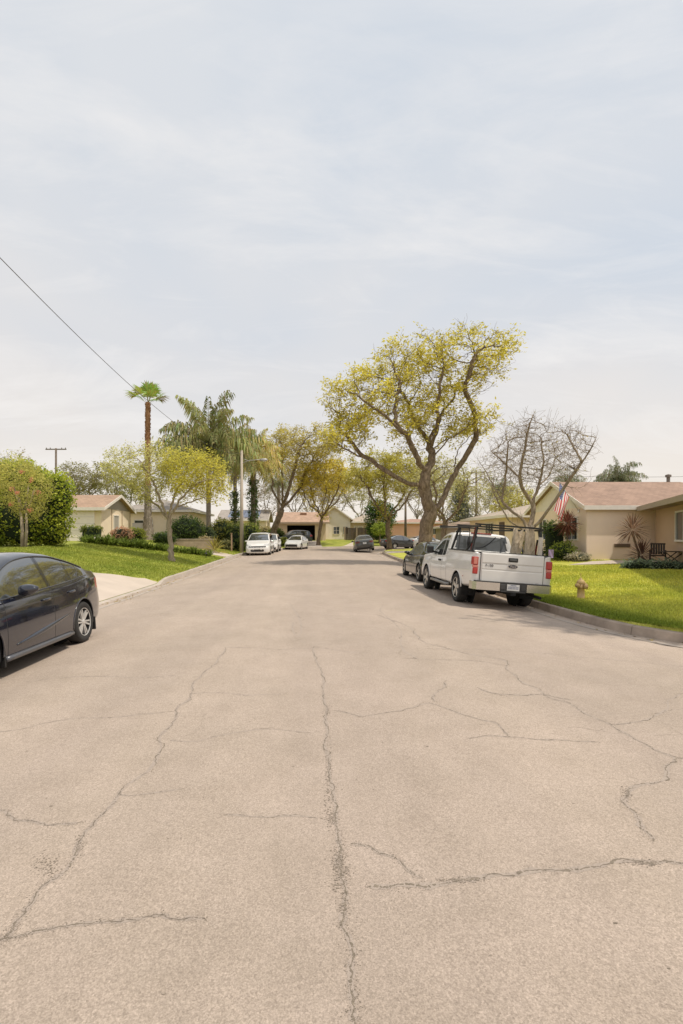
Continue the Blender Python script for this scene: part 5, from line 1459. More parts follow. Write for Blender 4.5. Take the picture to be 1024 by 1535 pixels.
# low wing beyond it with the front door
Z = ground_z(13, 35); r3 = thing('house', 'low beige house wing with pale hip roof behind the bare tree', 'house', (13.3,34.2,Z))
hip_house(r3, 0,9,0,9,2.35,3.75,w_beige,pale_roof,.6)
mb = MB(); mb.box(-.04,1.2,0,.02,2.15,2.05,0); d = mb.build('door', M('door_brown', (.12,.075,.05), .5), r3); mb = MB(); mb.lathe([(0,-.06),(.035,-.05),(.03,-.02),(.012,0)], 10, 0, 'x', (-.04,1.3,1.0)); mb.build('door_handle', chrome, d)
window(r3,'x-',3.4,5.0,.9,2.0,0.0,mull=2); window(r3,'y-',1.6,3.0,.9,2.0,0.0)
# near right tan house, turned to follow the corner
Z = ground_z(16.6, 25); r2 = thing('house', 'tan stucco house at the right edge with white framed window and wide eave', 'house', (16.75,25.0,Z), math.radians(-23))
hip_house(r2, 0,9,-13,.0,2.42,3.75,w_tan,brown_roof,.8,.16,M('eave_tan', (.36,.285,.215), .8))
window(r2,'x-',-6.2,-3.95,1.0,2.12,0.0,gm=dark_glass,mull=1,out=.06)
vent_pipe(r2, 5, -4, 3.4)
# left house with white garage wall and gable towards the street
Z = 1.05; l1 = thing('house', 'cream house with tan roof and gable behind the tall hedge on the left', 'house', (-14.4,35.0,Z))
gable_house(l1, -11,0,0,5.5,2.45,3.42,'x',w_cream,tan_roof,.35,M('siding_grey', (.36,.31,.26), .85, stretch=(1,1,6), scale=5))
# the gable and wall that face the street
mb = MB(); mb.prism([(0,2.452),(5.5,2.452),(2.75,3.40)], .003, .03, 'x'); mb.build('gable_front', M('siding_grey', (.36,.31,.26)), l1)
mb = MB(); mb.box(-5.6,-.05,0,-.45,.0,2.3,0)
for k in range(1,5): mb.box(-5.6,-.062,k*.46-.012,-.45,-.05,k*.46+.012,1)
mb.build('garage_door', [M('garage_white', (.90,.80,.74), .6, var=.04), M('garage_line', (.68,.63,.58), .7)], l1)
for y in (1.75,3.75,5.45):
    mb = MB(); mb.box(.003,y-.04,-.3,.05,y+.04,2.46,0)
    mb.build('wall_batten', M('batten', (.50,.39,.27), .8), l1)
window(l1,'x+',2.15,3.05,.55,2.0,0.0,gm=pale_glass,mull=0,bars=0)
# grey roofed house further left
Z = 1.25; l2 = thing('house', 'cream house with grey roof behind the slim palm trunk', 'house', (-17.6,46.5,Z))
hip_house(l2, 0,6.4,0,9,2.55,3.9,w_cream,grey_roof,.5)
window(l2,'y-',1.5,3.1,.95,1.75,0.0,mull=1); window(l2,'x+',1.5,3.2,.9,1.9,0.0)
# house with solar panels
Z = ground_z(-9.5,80); l3 = thing('house', 'low house with solar panels on its roof far down the left side', 'house', (-14.5,80,Z))
gable_house(l3, 0,7.2,0,9,2.4,4.0,'x',w_cream,grey_roof,.5)
mb = MB(); sl = 1.6/4.5
for i in range(4):
    for j in range(2):
        xa = 1.2+i*1.25; ya = .6+j*1.75
        q = [(xa,ya,2.4+ya*sl+.2),(xa+1.2,ya,2.4+ya*sl+.2),(xa+1.2,ya+1.65,2.4+(ya+1.65)*sl+.2),(xa,ya+1.65,2.4+(ya+1.65)*sl+.2)]
        mb.add(q+[(a,b,c-.05) for a,b,c in q], [(0,1,2,3),(7,6,5,4),(0,4,5,1),(1,5,6,2),(2,6,7,3),(3,7,4,0)], 0)
mb.build('solar_panel', M('solar_blue', (.16,.19,.28), .15, spec=.7), l3)
# house with the open garage at the end of the street
Z = ground_z(-2,72); e1 = thing('house', 'tan house with an open dark garage at the end of the street', 'house', (-4.7,71.5,Z))
r = MB(); wm = stucco('stucco_end', (.70,.55,.41))
r.box(0,0,-.5,1.2,.25,2.45,0); r.box(5.1,0,-.5,6.6,.25,2.45,0); r.box(1.2,0,2.1,5.1,.25,2.45,0); r.box(0,.25,-.5,.25,7,2.45,0); r.box(6.35,.25,-.5,6.6,7,2.45,0); r.box(.25,6.75,-.5,6.35,7,2.45,0); r.build('wall', wm, e1)
r = MB(); r.box(.25,.3,-.02,6.35,6.7,.02,0); r.box(.25,6.6,0,6.35,6.74,2.4,0); r.build('garage_interior', M('garage_dark', (.055,.042,.035), .9), e1)
r = MB(); q0=[(-.5,-.6,2.36),(7.1,-.6,2.36),(7.1,3.5,3.95),(-.5,3.5,3.95)]; q1=[(7.1,7.6,2.36),(-.5,7.6,2.36),(-.5,3.5,3.95),(7.1,3.5,3.95)]
for q in (q0,q1): r.add(q+[(a,b,c+.14) for a,b,c in q], [(3,2,1,0),(4,5,6,7),(0,1,5,4),(1,2,6,5),(2,3,7,6),(3,0,4,7)], 0)
o = r.build('roof', end_roof, e1); set_uv(o, roof_uv)
r = MB(); r.box(-.5,-.64,2.30,7.1,-.602,2.53,0); r.build('fascia', M('fascia_tan', (.40,.30,.22), .7), e1)
r = MB(); r.box(3.0,2.2,3.3,3.9,2.8,3.95,0,.03); r.build('roof_vent', M('vent_brown', (.26,.14,.09), .8), e1)
r = MB(); r.prism([(0,2.45),(7,2.45),(3.5,3.9)], 6.5, 6.6, 'x'); r.prism([(0,2.45),(7,2.45),(3.5,3.9)], 0, .1, 'x'); r.build('gable', wm, e1)
# front wing of that house, right of the garage
Z = ground_z(3,72); e2 = thing('house', 'white gabled house with clay red roof beside the open garage house', 'house', (.9,73.8,Z))
gable_house(e2, 0,4.6,0,10,3.1,4.75,'y',stucco('stucco_white', (.86,.78,.68)),clay_roof,.4,stucco('stucco_white', (.86,.78,.68)))
window(e2,'y-',2.2,3.0,.9,1.9,0.0,mull=1,bars=1); window(e2,'y-',3.6,4.2,.9,1.9,0.0,mull=1)
Z = ground_z(6,78); e3 = thing('house', 'small tan hip roofed house behind the dark brown fence', 'house', (5.6,77.5,Z))
hip_house(e3, 0,6.0,0,7,2.5,3.9,stucco('stucco_tan_far', (.62,.49,.35)),pale_roof,.6)
window(e3,'y-',.8,2.0,1.1,1.9,0.0,gm=pale_glass)
Z = ground_z(14,70); e4 = thing('house', 'salmon pink stucco house with low roof at the far right corner', 'house', (10.9,73.5,Z))
hip_house(e4, 0,9,0,8,2.55,3.3,stucco('stucco_pink', (.90,.52,.40)),shingle_mat('shingle_salmon', (.42,.26,.20)),.4)
window(e4,'y-',6.0,7.2,1.0,1.9,0.0)
# low dark buildings and walls seen under the crowns right of the big trunk
Z = ground_z(22,66); e5 = thing('house', 'pale far house with low brown roof seen left of the pickup cab', 'house', (16.5,62.5,Z))
hip_house(e5, 0,7,0,6,2.0,3.0,stucco('stucco_far', (.45,.37,.29)),brown_roof,.5); window(e5,'y-',1.0,2.6,.8,1.6,0.0); window(e5,'y-',4.0,5.4,.8,1.6,0.0)

# fences and low walls
def panel_fence(label, pts, h, n, mat, post):
    f = thing('fence', label, 'fence', (*pts[0], ground_z(*pts[0]))); o = Vector(f.location)
    a = Vector((*pts[0],0)); b = Vector((*pts[1],0)); d = (b-a)/n
    for i in range(n):
        mb = MB(); p = a+d*i; q = p+d
        for k in range(9):
            u = p.lerp(q, (k+.06)/9); v = p.lerp(q, (k+.94)/9); zz = ground_z(u.x,u.y)-o.z
            mb.bar((u.x-o.x,u.y-o.y,zz+h/2),(v.x-o.x,v.y-o.y,zz+h/2),.03,h*random.uniform(.985,1.0),0)
        mb.build('fence_panel', mat, f)
    for i in range(n+1):
        p = a+d*i; zz = ground_z(p.x,p.y)-o.z; mb = MB(); mb.box(p.x-o.x-.09,p.y-o.y-.09,zz-.1,p.x-o.x+.09,p.y-o.y+.09,zz+h+.08,0,.01); mb.build('post', post, f)
fence_m = M('fence_brown', (.085,.058,.045), .8, var=.2, scale=3); post_m = stucco('post_tan', (.40,.31,.23))
panel_fence('dark brown board fence with tan posts near the white gabled house', ((4.6+.0,72.4),(9.6,71.4)), 1.75, 3, fence_m, post_m)
panel_fence('low pale block wall before the pink house', ((9.8,64.4),(13.6,65.0)), 1.0, 2, post_m, post_m)
w = thing('retaining_wall', 'low brown garden wall under the dark shrubs on the left', 'garden wall', (-10.0,37.9,ground_z(-10,37.9)))
mb = MB()
for i in range(8):
    xa = -1.2+i*.5; za = ground_z(-10+xa+.25,38)-w.location.z; mb.box(xa,0,za-.3,xa+.497,.22,.40+.012*math.sin(i*9), 0)
mb.build('wall_block', M('wall_brown', (.42,.32,.24), .9, var=.2, scale=3, bump=.4), w)
mb = MB(); mb.box(-1.25,-.03,.414,2.85,.25,.47,0,.01); mb.build('coping', M('coping', (.45,.36,.28), .85), w)
w = thing('garden_wall', 'pale low wall with dark opening beside the slim palm trunk', 'garden wall', (-15.3,43.6,1.2))
mb = MB(); mb.box(0,0,-.3,1.1,.25,1.5,0); mb.box(1.1,0,-.3,7,.25,.55,0); mb.build('wall_block', stucco('wall_grey', (.40,.36,.32)), w)
mb = MB(); mb.box(1.1,-.03,.552,7.05,.28,.66,0,.01); mb.build('coping', trim, w)

# ------------------------------------------------------------------ hedges, shrubs and garden plants
def shrub(name, label, cat, loc, blobs, n, size, cols, per=6, seed=1, spread=.08, core=True, aspect=.5, group=None, flat=.2, trans=.25, stems=None, grad=True):
    root = thing(name, label, cat, loc, 0, group); rng = np.random.default_rng(seed)
    vol = sum(b[1][0]*b[1][1]+b[1][1]*b[1][2]+b[1][0]*b[1][2] for b in blobs); P = []
    for b in blobs:
        k = int(n*(b[1][0]*b[1][1]+b[1][1]*b[1][2]+b[1][0]*b[1][2])/vol)
        d = rng.normal(size=(k,3)); d /= np.linalg.norm(d,axis=1)[:,None]
        d = np.sign(d)*np.abs(d)**(b[2] if len(b) > 2 else 1); 
        rad = 1-.28*rng.random(k)**1.5
        q = np.array(b[0])+d*np.array(b[1])*rad[:,None]; P.append(q[q[:,2] > .02])
    P = np.vstack(P)
    # noise holes and lumps
    nz = np.sin(P[:,0]*3.1+seed)*np.sin(P[:,1]*3.7)*np.sin(P[:,2]*3.4+1)
    P = P*(1+.05*nz[:,None])
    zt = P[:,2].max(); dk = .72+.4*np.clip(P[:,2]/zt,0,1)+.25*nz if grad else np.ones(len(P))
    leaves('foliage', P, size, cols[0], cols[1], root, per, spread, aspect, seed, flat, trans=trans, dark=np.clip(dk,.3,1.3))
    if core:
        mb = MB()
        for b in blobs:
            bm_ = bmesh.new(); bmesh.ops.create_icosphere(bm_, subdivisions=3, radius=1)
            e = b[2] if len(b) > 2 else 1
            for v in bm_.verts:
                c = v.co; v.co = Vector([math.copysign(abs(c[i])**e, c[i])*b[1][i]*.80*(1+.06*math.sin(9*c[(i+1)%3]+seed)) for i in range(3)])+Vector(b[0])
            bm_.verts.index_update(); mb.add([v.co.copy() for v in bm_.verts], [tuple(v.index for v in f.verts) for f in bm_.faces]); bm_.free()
        mb.build('dark_filler', M('shrub_core', (.012,.022,.007), .95, var=.4, scale=9), root, True)  # near-black blobs added inside the foliage to block see-through
    if stems:
        mb = MB()
        for (a,b,r) in stems: mb.tube([a, tuple((Vector(a)+Vector(b))/2+Vector((.03,.02,0))), b], [r,r*.85,r*.7], 9)
        mb.build('trunk', bark_g, root, True)
    return root
hz = ground_z(-14,24.6)
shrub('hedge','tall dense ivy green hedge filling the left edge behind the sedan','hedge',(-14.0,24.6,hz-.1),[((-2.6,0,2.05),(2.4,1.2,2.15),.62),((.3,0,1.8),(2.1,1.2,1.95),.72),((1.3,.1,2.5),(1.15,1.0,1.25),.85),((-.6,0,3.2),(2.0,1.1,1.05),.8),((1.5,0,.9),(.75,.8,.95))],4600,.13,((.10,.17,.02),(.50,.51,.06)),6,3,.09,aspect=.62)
bl_z = ground_z(-12.4,22.0)
b = shrub('bottlebrush_tree','round standard tree with red bottlebrush flowers before the tall hedge','tree',(-12.5,22.2,bl_z),[((-.1,0,2.7),(1.25,1.1,1.05)),((-.4,0,3.25),(.95,.9,.7)),((.25,-.2,1.85),(.7,.7,.65))],900,.10,((.28,.28,.08),(.52,.47,.13)),9,5,.12,core=False,aspect=.3,flat=0,stems=[((-.06,0,-.1),(-.12,0,1.6),.085),((.07,.02,-.1),(.1,0,1.6),.07),((-.12,0,1.5),(-.5,.1,2.6),.05),((.1,0,1.5),(.5,-.1,2.5),.05),((0,0,1.5),(.05,.3,2.8),.04),((0,0,1.5),(-.2,-.4,2.6),.04)])
rg = np.random.default_rng(3); pts = []
for (x,y,z,r) in ((1.0,-.72,2.35,.15),(.75,-.82,2.85,.10),(.05,-1.0,2.45,.07),(.3,-1.05,2.3,.06),(.68,-.75,1.6,.08),(0,-.95,1.85,.06),(.4,-.9,3.2,.06)):
    pts += list(rg.normal(size=(26,3))*np.array([r*.5,.05,r*.6])+np.array([x,y,z]))
leaves('flower', pts, .06, (.58,.16,.15), (.62,.30,.20), b, 2, .03, .4, 4, 0, trans=.3)
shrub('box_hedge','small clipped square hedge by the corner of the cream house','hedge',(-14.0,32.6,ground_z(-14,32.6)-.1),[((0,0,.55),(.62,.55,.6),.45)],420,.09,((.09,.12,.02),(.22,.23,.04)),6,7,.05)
# row of low leafy border plants across the left lawn
rng = np.random.default_rng(8)
for i in range(15):
    t = i/14; x = -12.6+5.8*t+rng.uniform(-.12,.12); y = 28.6+4.2*t+rng.uniform(-.2,.2); h = rng.uniform(.45,.66)*(1-.25*t)
    root = thing('border_plant', 'low strappy green plant in the border row across the left lawn', 'plant', (x,y,ground_z(x,y)), rng.uniform(0,6), 'border plants on the left lawn')
    V_, C = [], []
    for k in range(110):
        a = rng.uniform(0,2*PI); el = rng.uniform(.4,1.4); l = h*rng.uniform(.8,1.5); d = Vector((math.cos(a)*math.cos(el),math.sin(a)*math.cos(el),math.sin(el))); w = d.cross(Vector((0,0,1))).normalized()*.035
        c = Vector((rng.uniform(-.3,.3),rng.uniform(-.2,.2),0)); m_ = c+d*l*.6; tip = c+d*l+Vector((math.cos(a)*.1,math.sin(a)*.1,-.13*l))
        V_.append((c,m_+w,tip,m_-w)); q = rng.uniform(.6,1.3); C.append((.19*q,.25*q,.045*q))
    raw_mesh('foliage', np.array([tuple(v) for q in V_ for v in q]), 4, np.repeat(np.array([(*c,1) for c in C]),4,0), leaf_mat('leaf',.3), root)
G1 = ((.03,.06,.015),(.13,.17,.04)); G2 = ((.14,.17,.03),(.30,.30,.05)); G3 = ((.06,.09,.02),(.20,.22,.05)); PK = ((.40,.20,.14),(.45,.33,.20))
for lab, px, Y, w_, h_, cols, cat in (
  ('pinkish flowering shrub under the cream gable window',183,35.0,.7,.95,PK,'shrub'),
  ('light green shrub right of the pinkish flowering shrub',203,36.2,.75,.9,G2,'shrub'),
  ('dark low shrub at the foot of the slim palm',247,37.0,.85,.9,G1,'shrub'),
  ('big dark rounded shrub above the low brown wall',280,41.0,1.5,2.3,G1,'shrub'),
  ('dark shrub beside the big rounded one on the left',305,42.5,1.0,1.7,((.05,.08,.04),(.16,.19,.09)),'shrub'),
  ('pink tinged shrub left of the spiky yellow plant',307,38.5,.55,1.0,((.28,.22,.13),(.40,.34,.18)),'shrub'),
  ('yellow green bushy tree behind the spiky plant',333,44.0,1.15,2.6,((.17,.18,.04),(.36,.33,.07)),'shrub'),
  ('tall green hedge shrub just left of the street light',352,43.6,.95,2.3,G3,'hedge'),
  ('tall green hedge shrub just behind the street light',374,45.5,.95,2.5,((.10,.14,.03),(.26,.28,.05)),'hedge'),
  ('low shrub by the brown post on the left verge',338,42.5,.55,.85,((.16,.17,.07),(.33,.30,.13)),'shrub'),
  ('small green shrub between the minivan and the small white sedan',425,59.0,.65,1.1,G2,'shrub'),
  ('tan dry shrub below the solar panel roof',398,70.0,1.6,1.9,((.24,.20,.09),(.36,.30,.13)),'shrub'),
  ('dark green shrub before the leaning tree trunk',413,66.0,1.2,2.0,G3,'shrub'),
  ('round light green bush by the flag house window',851,25.7,.62,1.0,((.12,.17,.03),(.30,.33,.06)),'shrub'),
  ('clipped dark rectangular hedge against the flag house wall',823,27.0,.50,2.0,G1,'hedge'),
  ('low grey flowering plant at the flag house corner',866,25.0,.55,.42,((.26,.24,.16),(.42,.38,.28)),'plant'),
  ('low green hedge under the low wing roof',812,34.0,1.3,1.2,G3,'hedge')):
    X = (px-VX)*Y/F; e = .5 if 'rectangular' in lab else (.75 if cat == 'hedge' else 1)
    if 'round light' in lab: X = 12.6
    if 'rectangular' in lab: X = 12.75
    if 'grey flowering' in lab: X = 13.0
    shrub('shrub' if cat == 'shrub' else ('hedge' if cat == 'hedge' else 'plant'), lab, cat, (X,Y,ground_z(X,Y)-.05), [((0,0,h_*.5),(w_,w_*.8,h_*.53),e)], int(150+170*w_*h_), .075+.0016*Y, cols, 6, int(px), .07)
def spiky(name, label, loc, stem, heads, cat='plant', n=70, ln=.75, cols=((.13,.05,.035),(.33,.19,.13)), w=.022, seed=1, group=None, down=0.0, bark=None):
    root = thing(name, label, cat, loc, 0, group); rng = np.random.default_rng(seed)
    if stem:
        mb = MB(); 
        for s in stem: mb.tube(s, [.05*(1-.25*i/len(s)) for i in range(len(s))], 8)
        mb.build('trunk', bark or bark_d, root, True)
    V_, C = [], []
    for (hx,hy,hz_) in heads:
        for k in range(n):
            a = k*2.399; t = (k+.5)/n; el = 1.45-2.35*t-down*t+rng.uniform(-.12,.12); l = ln*rng.uniform(.8,1.1)
            d = Vector((math.cos(a)*math.cos(el),math.sin(a)*math.cos(el),math.sin(el))); s = d.cross(Vector((0,0,1))).normalized()*w; c = Vector((hx,hy,hz_))+d*.04
            m_ = c+d*l*.55; tip = c+d*l+Vector((0,0,-.10*l*math.cos(el)))
            nrm = s.cross(d).normalized()*w*.5
            for half in (1,-1): V_.append((c, m_+s*half+nrm, tip, m_-nrm*.3)); q = rng.random(); C.append(tuple((cols[0][i]*(1-q)+cols[1][i]*q) for i in range(3)))
    raw_mesh('foliage', np.array([tuple(v) for q in V_ for v in q]), 4, np.repeat(np.array([(*c,1) for c in C]),4,0), leaf_mat('leaf',.2), root); return root
spiky('spiky_plant','yellow spiky rosette plant near the left verge',((322-VX)*36.8/F,36.8,ground_z(-7.0,36.8)),None,[(0,0,.12)],n=60,ln=1.15,cols=((.26,.24,.05),(.50,.42,.10)),w=.05,seed=4)
Y = 22.0; spiky('cordyline','taller red bronze spiky plant with a starburst head by the beige wall',((959-VX)*Y/F,Y,ground_z(14,Y)-.03),[[(0,0,0),(-.05,0,.55),(-.22,0,1.05),(-.30,0,1.42)]],[(-.32,0,1.50)],n=90,ln=.74,cols=((.15,.075,.045),(.40,.255,.165)),w=.026,seed=5,group='bronze spiky plants',cat='plant')
spiky('cordyline','lower dark bronze spiky plant on a short stem by the patio chair',((962-VX)*20.6/F,20.6,ground_z(13.3,20.6)-.03),[[(0.12,0,0),(.06,0,.25),(0,0,.5)]],[(0,0,.52)],n=80,ln=.70,cols=((.06,.028,.024),(.20,.105,.075)),w=.024,seed=6,group='bronze spiky plants',cat='plant')
spiky('cordyline','dark red mop headed cordyline on a thin stem before the flag house window',(12.75,25.6,ground_z(12.75,25.6)),[[(0,0,0),(.02,0,.8),(-.01,0,1.75)]],[(0,0,1.85)],n=130,ln=.72,cols=((.13,.035,.025),(.28,.13,.085)),w=.03,seed=7,group='bronze spiky plants',down=.35,cat='plant')
Y = 19.3; shrub('ground_plants','bed of low blue green plants below the patio chair','plant bed',((1005-VX)*Y/F,Y,ground_z(13.5,Y)-.04),[((-.75,.8,.13),(.55,.45,.24)),((-.1,.3,.13),(.6,.5,.26)),((.55,-.2,.13),(.6,.5,.26)),((1.2,-.7,.13),(.6,.5,.26))],520,.10,((.10,.15,.10),(.26,.31,.20)),6,9,.06,core=True)
# ------------------------------------------------------------------ street furniture and small things
def street_light():
    x, y = -5.78, 42.0; z0 = ground_z(x,y); root = thing('street_light', 'tall pale concrete street light with a short arm beside the white minivan', 'street light', (x,y,z0))
    H = 8.35; conc = M('pole_concrete', (.46,.39,.32), .85, var=.1, scale=4)
    mb = MB(); mb.tube([(0,0,-.1),(0,0,H)], [.17,.095], 12); mb.lathe([(.0,H+.06),(.1,H+.03),(.1,H-.02)], 12, 0, 'z', (0,0,0)); mb.build('pole', conc, root, True)
    mb = MB(); mb.tube([(0,0,H-1.05),(.5,-.03,H-.82),(1.2,-.06,H-.74),(1.55,-.07,H-.74)], [.04,.035,.03,.03], 8); mb.tube([(0,0,H-.6),(.55,-.03,H-.80)], .018, 6); mb.build('arm', M('arm_grey', (.40,.38,.36), .4, .4), root, True)
    mb = MB(); mb.lathe([(0,-.02),(.09,0),(.13,.25),(.12,.5),(.05,.62),(0,.64)], 10, 0, 'x', (1.5,-.07,H-.75)); lm = mb.build('lamp_head', M('arm_grey', (.40,.38,.36)), root, True)
    mb = MB(); mb.lathe([(0,-.10),(.09,-.06),(.11,.0)], 10, 0, 'z', (1.82,-.07,H-.80)); mb.build('lamp_lens', M('lens_clear', (.6,.58,.55), .2), lm, True)
    return x, y, z0+H
lx, ly, lz = street_light()
# overhead cable from the street light pole to the one behind the viewer
mb = MB(); pts = []
for yy in np.linspace(42.0,-3.6,60): pts.append((-5.72, yy, 6.27+.0041*(yy-19.2)**2))
mb.tube(pts, .008, 5); c = mb.build('overhead_cable', M('cable_black', (.09,.085,.08), .7)); tag(c, 'thin black overhead cable sagging across the left of the sky', 'cable')
wood = bark_mat('pole_wood', (.11,.085,.065), (.24,.19,.15))
def utility_pole(label, px, Y, top_px, arms=(1.2,), arm_z=(.35,), r=.14):
    x = (px-VX)*Y/F; zt = CAMZ-(top_px-VY)*Y/F; z0 = ground_z(x,Y); H = zt-z0
    root = thing('utility_pole', label, 'utility pole', (x,Y,z0), 0, 'utility poles'); mb = MB(); mb.tube([(0,0,-.1),(0,0,H)], [r*1.2,r*.8], 10); mb.build('pole', wood, root, True)
    for a, dz in zip(arms, arm_z):
        mb = MB(); mb.box(-a,-.06,H-dz-.06,a,.06,H-dz+.06,0)
        cr = mb.build('crossarm', wood, root)
        mb = MB()
        for q in (-.92,-.55,.55,.92): mb.lathe([(0,.22),(.05,.2),(.06,.1),(.03,.06)], 8, 0, 'z', (q*a,0,H-dz))
        mb.build('insulator', M('insulator_grey', (.22,.2,.19), .4), cr)
    return x, Y, zt
utility_pole('wooden utility pole with one crossarm rising over the left hedge', 84, 62, 672, (1.25,), (.12,))
p1 = utility_pole('dark utility pole seen between the big trunk and the bare tree', 714, 62, 705, (1.0,), (.3,), .13)
p2 = utility_pole('dark plain pole standing before the pink house', 608, 70, 745, (.8,), (.4,), .16)
for i, (dz, lab) in enumerate(((-.3,'upper power line behind the big tree'),(-1.15,'middle power line behind the big tree'),(-1.7,'lower power line behind the big tree'))):
    mb = MB(); A = Vector((-6,90,7.2+dz)); B = Vector((p1[0],p1[1],p1[2]+dz+.2)); C_ = Vector((46,52,8.2+dz)); pts = []
    for a, b in ((A,B),(B,C_)):
        for t in np.linspace(0,1,14): pts.append(a.lerp(b,t)+Vector((0,0,-1.0*4*t*(1-t)*.5)))
    mb.tube(pts, .016, 4); tag(mb.build('power_line', M('cable_black', (.05,.048,.045))), lab, 'power line', 'power lines')

# fire hydrant
hx, hy = 6.82, 13.0; H0 = thing('fire_hydrant', 'short yellow fire hydrant on the right lawn near the kerb', 'hydrant', (hx,hy,ground_z(hx,hy)), .5)
yel = M('hydrant_yellow', (.60,.40,.17), .55, var=.14, scale=9)
mb = MB(); mb.lathe([(0,0),(.115,0),(.115,.03),(.088,.035),(.082,.29),(.10,.295),(.10,.32),(.084,.325),(.09,.40),(.0,.41)], 20); mb.build('barrel', yel, H0, True)
mb = MB(); mb.lathe([(.10,.40),(.105,.425),(.085,.465),(.05,.495),(.03,.50),(.03,.535),(.0,.54)], 20); mb.build('bonnet', yel, H0, True)
for s in (-1,1):
    mb = MB(); mb.lathe([(.045,.06*0),(.045,s*.13),(.058,s*.132),(.058,s*.165),(.02,s*.17),(.018,s*.195),(0,s*.197)], 12, 0, 'x', (0,0,.355)); mb.build('outlet', yel, H0, True)
mb = MB(); mb.lathe([(.055,0),(.055,-.12),(.07,-.122),(.07,-.155),(.02,-.16),(.018,-.19),(0,-.19)], 12, 0, 'y', (0,0,.33)); mb.build('pumper_outlet', yel, H0, True)
mb = MB()
for k in range(8): a = k*PI/4; mb.lathe([(0,.045),(.012,.045),(.012,.028)], 6, 0, 'z', (.102*math.cos(a),.102*math.sin(a),0))
mb.build('bolt', yel, H0)
mb = MB(); mb.tube([(.0,.0,.53),(.0,.0,.66)], .006, 5); mb.build('marker_rod', M('rod_orange', (.6,.33,.2), .6), H0)

# flag on a slanted staff on the gable wall
T = at(841,727,26.3); T.x = 12.3; T.z = CAMZ+77/(F/25.6); 
tp = Vector((12.30,25.5,4.28)); bs = Vector((13.52,26.0,2.85))
fl = thing('flag', 'american flag hanging from a slanted staff on the beige house gable', 'flag', tuple(bs)); bs0 = bs.copy()
mb = MB(); mb.tube([(0,0,0), tuple(tp-bs)], .016, 8); mb.lathe([(0,.035),(.03,0),(0,-.035)], 8, 0, 'z', tuple(tp-bs)); mb.build('staff', M('staff_white', (.6,.57,.53), .4), fl, True)
mb = MB(); mb.box(-.02,-.06,-.08,.03,.06,.08,0,.01); mb.build('bracket', chrome, fl)
hoist0 = (tp-bs)*.97; hd = (bs-tp).normalized()*.92; nH, nF = 26, 34; fly = 1.32
def flag_pt(a, b):       # a along hoist 0 top..1, b along fly 0..1
    p = hoist0+hd*a+Vector((-.34*b-.04*b*a, -.10*math.sin(b*2.0), -fly*b*(1-.05*a)))
    p += Vector((hd.y, -hd.x, 0)).normalized()*(.055*math.sin(a*9+b*3.5)*min(1,b*3)+.03*math.sin(a*17+2+b*2)*b)
    p.x -= .12*hd.x*a*b
    return p
vs = [flag_pt(i/nH, j/nF) for i in range(nH+1) for j in range(nF+1)]; fs = []; mi = []
for i in range(nH):
    for j in range(nF):
        fs.append((i*(nF+1)+j, i*(nF+1)+j+1, (i+1)*(nF+1)+j+1, (i+1)*(nF+1)+j)); mi.append(2 if (i < 14 and j < nF*.40) else (0 if (i//2)%2 == 0 else 1))
fm = [M('flag_red', (.64,.07,.075), .8, var=.05), M('flag_white', (.88,.83,.78), .8, var=.05), M('flag_blue', (.10,.13,.30), .8, var=.05)]
cloth = new_mesh('cloth', vs, fs, fm, fl, mi, True)
mb = MB()
for rI in range(9):
    cnt = 6 if rI%2 == 0 else 5
    for k in range(cnt):
        a = (.5385)*(rI+.9)/9.9; b = .40*((k+.5)/6 if cnt == 6 else (k+1)/6); p = flag_pt(a,b); du_ = (flag_pt(a+.01,b)-p).normalized(); dv_ = (flag_pt(a,b+.01)-p).normalized(); nn = du_.cross(dv_).normalized()
        for sg in (1,-1):
            ring = []
            for q in range(10): r = .021 if q%2 == 0 else .009; an = q*PI/5; ring.append(p+nn*sg*.006+du_*math.cos(an)*r+dv_*math.sin(an)*r)
            mb.add(ring, [tuple(range(10)) if sg > 0 else tuple(range(10))[::-1]])
mb.build('stars', fm[1], cloth, fix=False)

# patio chair and table by the tan house
wd = M('patio_dark_wood', (.045,.032,.026), .6, var=.2, scale=10)
Y = 21.6; cx = (986-VX)*Y/F; ch = thing('patio_chair', 'dark wooden patio chair against the tan house wall', 'chair', (cx,Y,ground_z(cx,Y)), math.radians(-35))
for (nm, parts) in (('seat', [(-.26,-.28,.36,.26,.24,.40)]), ('backrest', [(-.26+.088*k,.24,.42,-.19+.088*k,.275,.86) for k in range(6)]+[(-.27,.235,.84,.27,.28,.90)])):
    mb = MB()
    for p in parts: mb.box(*p)
    mb.build(nm, wd, ch)
for sx in (-1,1):
    for sy in (-.26,.24):
        mb = MB(); mb.box(sx*.27-.025,sy-.025,0,sx*.27+.025,sy+.025,.58,0); mb.build('leg', wd, ch)
    mb = MB(); mb.box(sx*.27-.035,-.30,.582,sx*.27+.035,.26,.61,0); mb.build('armrest', wd, ch)
Y = 20.9; cx = (1006-VX)*Y/F; tb = thing('folding_table', 'dark folding table with crossed legs beside the patio chair', 'table', (cx,Y,ground_z(cx,Y)), math.radians(-8))
mb = MB()
for k in range(6): mb.box(-.40,-.30+.1*k,.56,.40,-.21+.1*k,.59,0)
mb.build('table_top', wd, tb)
for sy in (-.24,.24):
    for s in (-1,1): mb = MB(); mb.bar((-.36*s,sy+.02*s,0),(.36*s,sy+.02*s,.56),.04,.03); mb.build('leg', wd, tb)
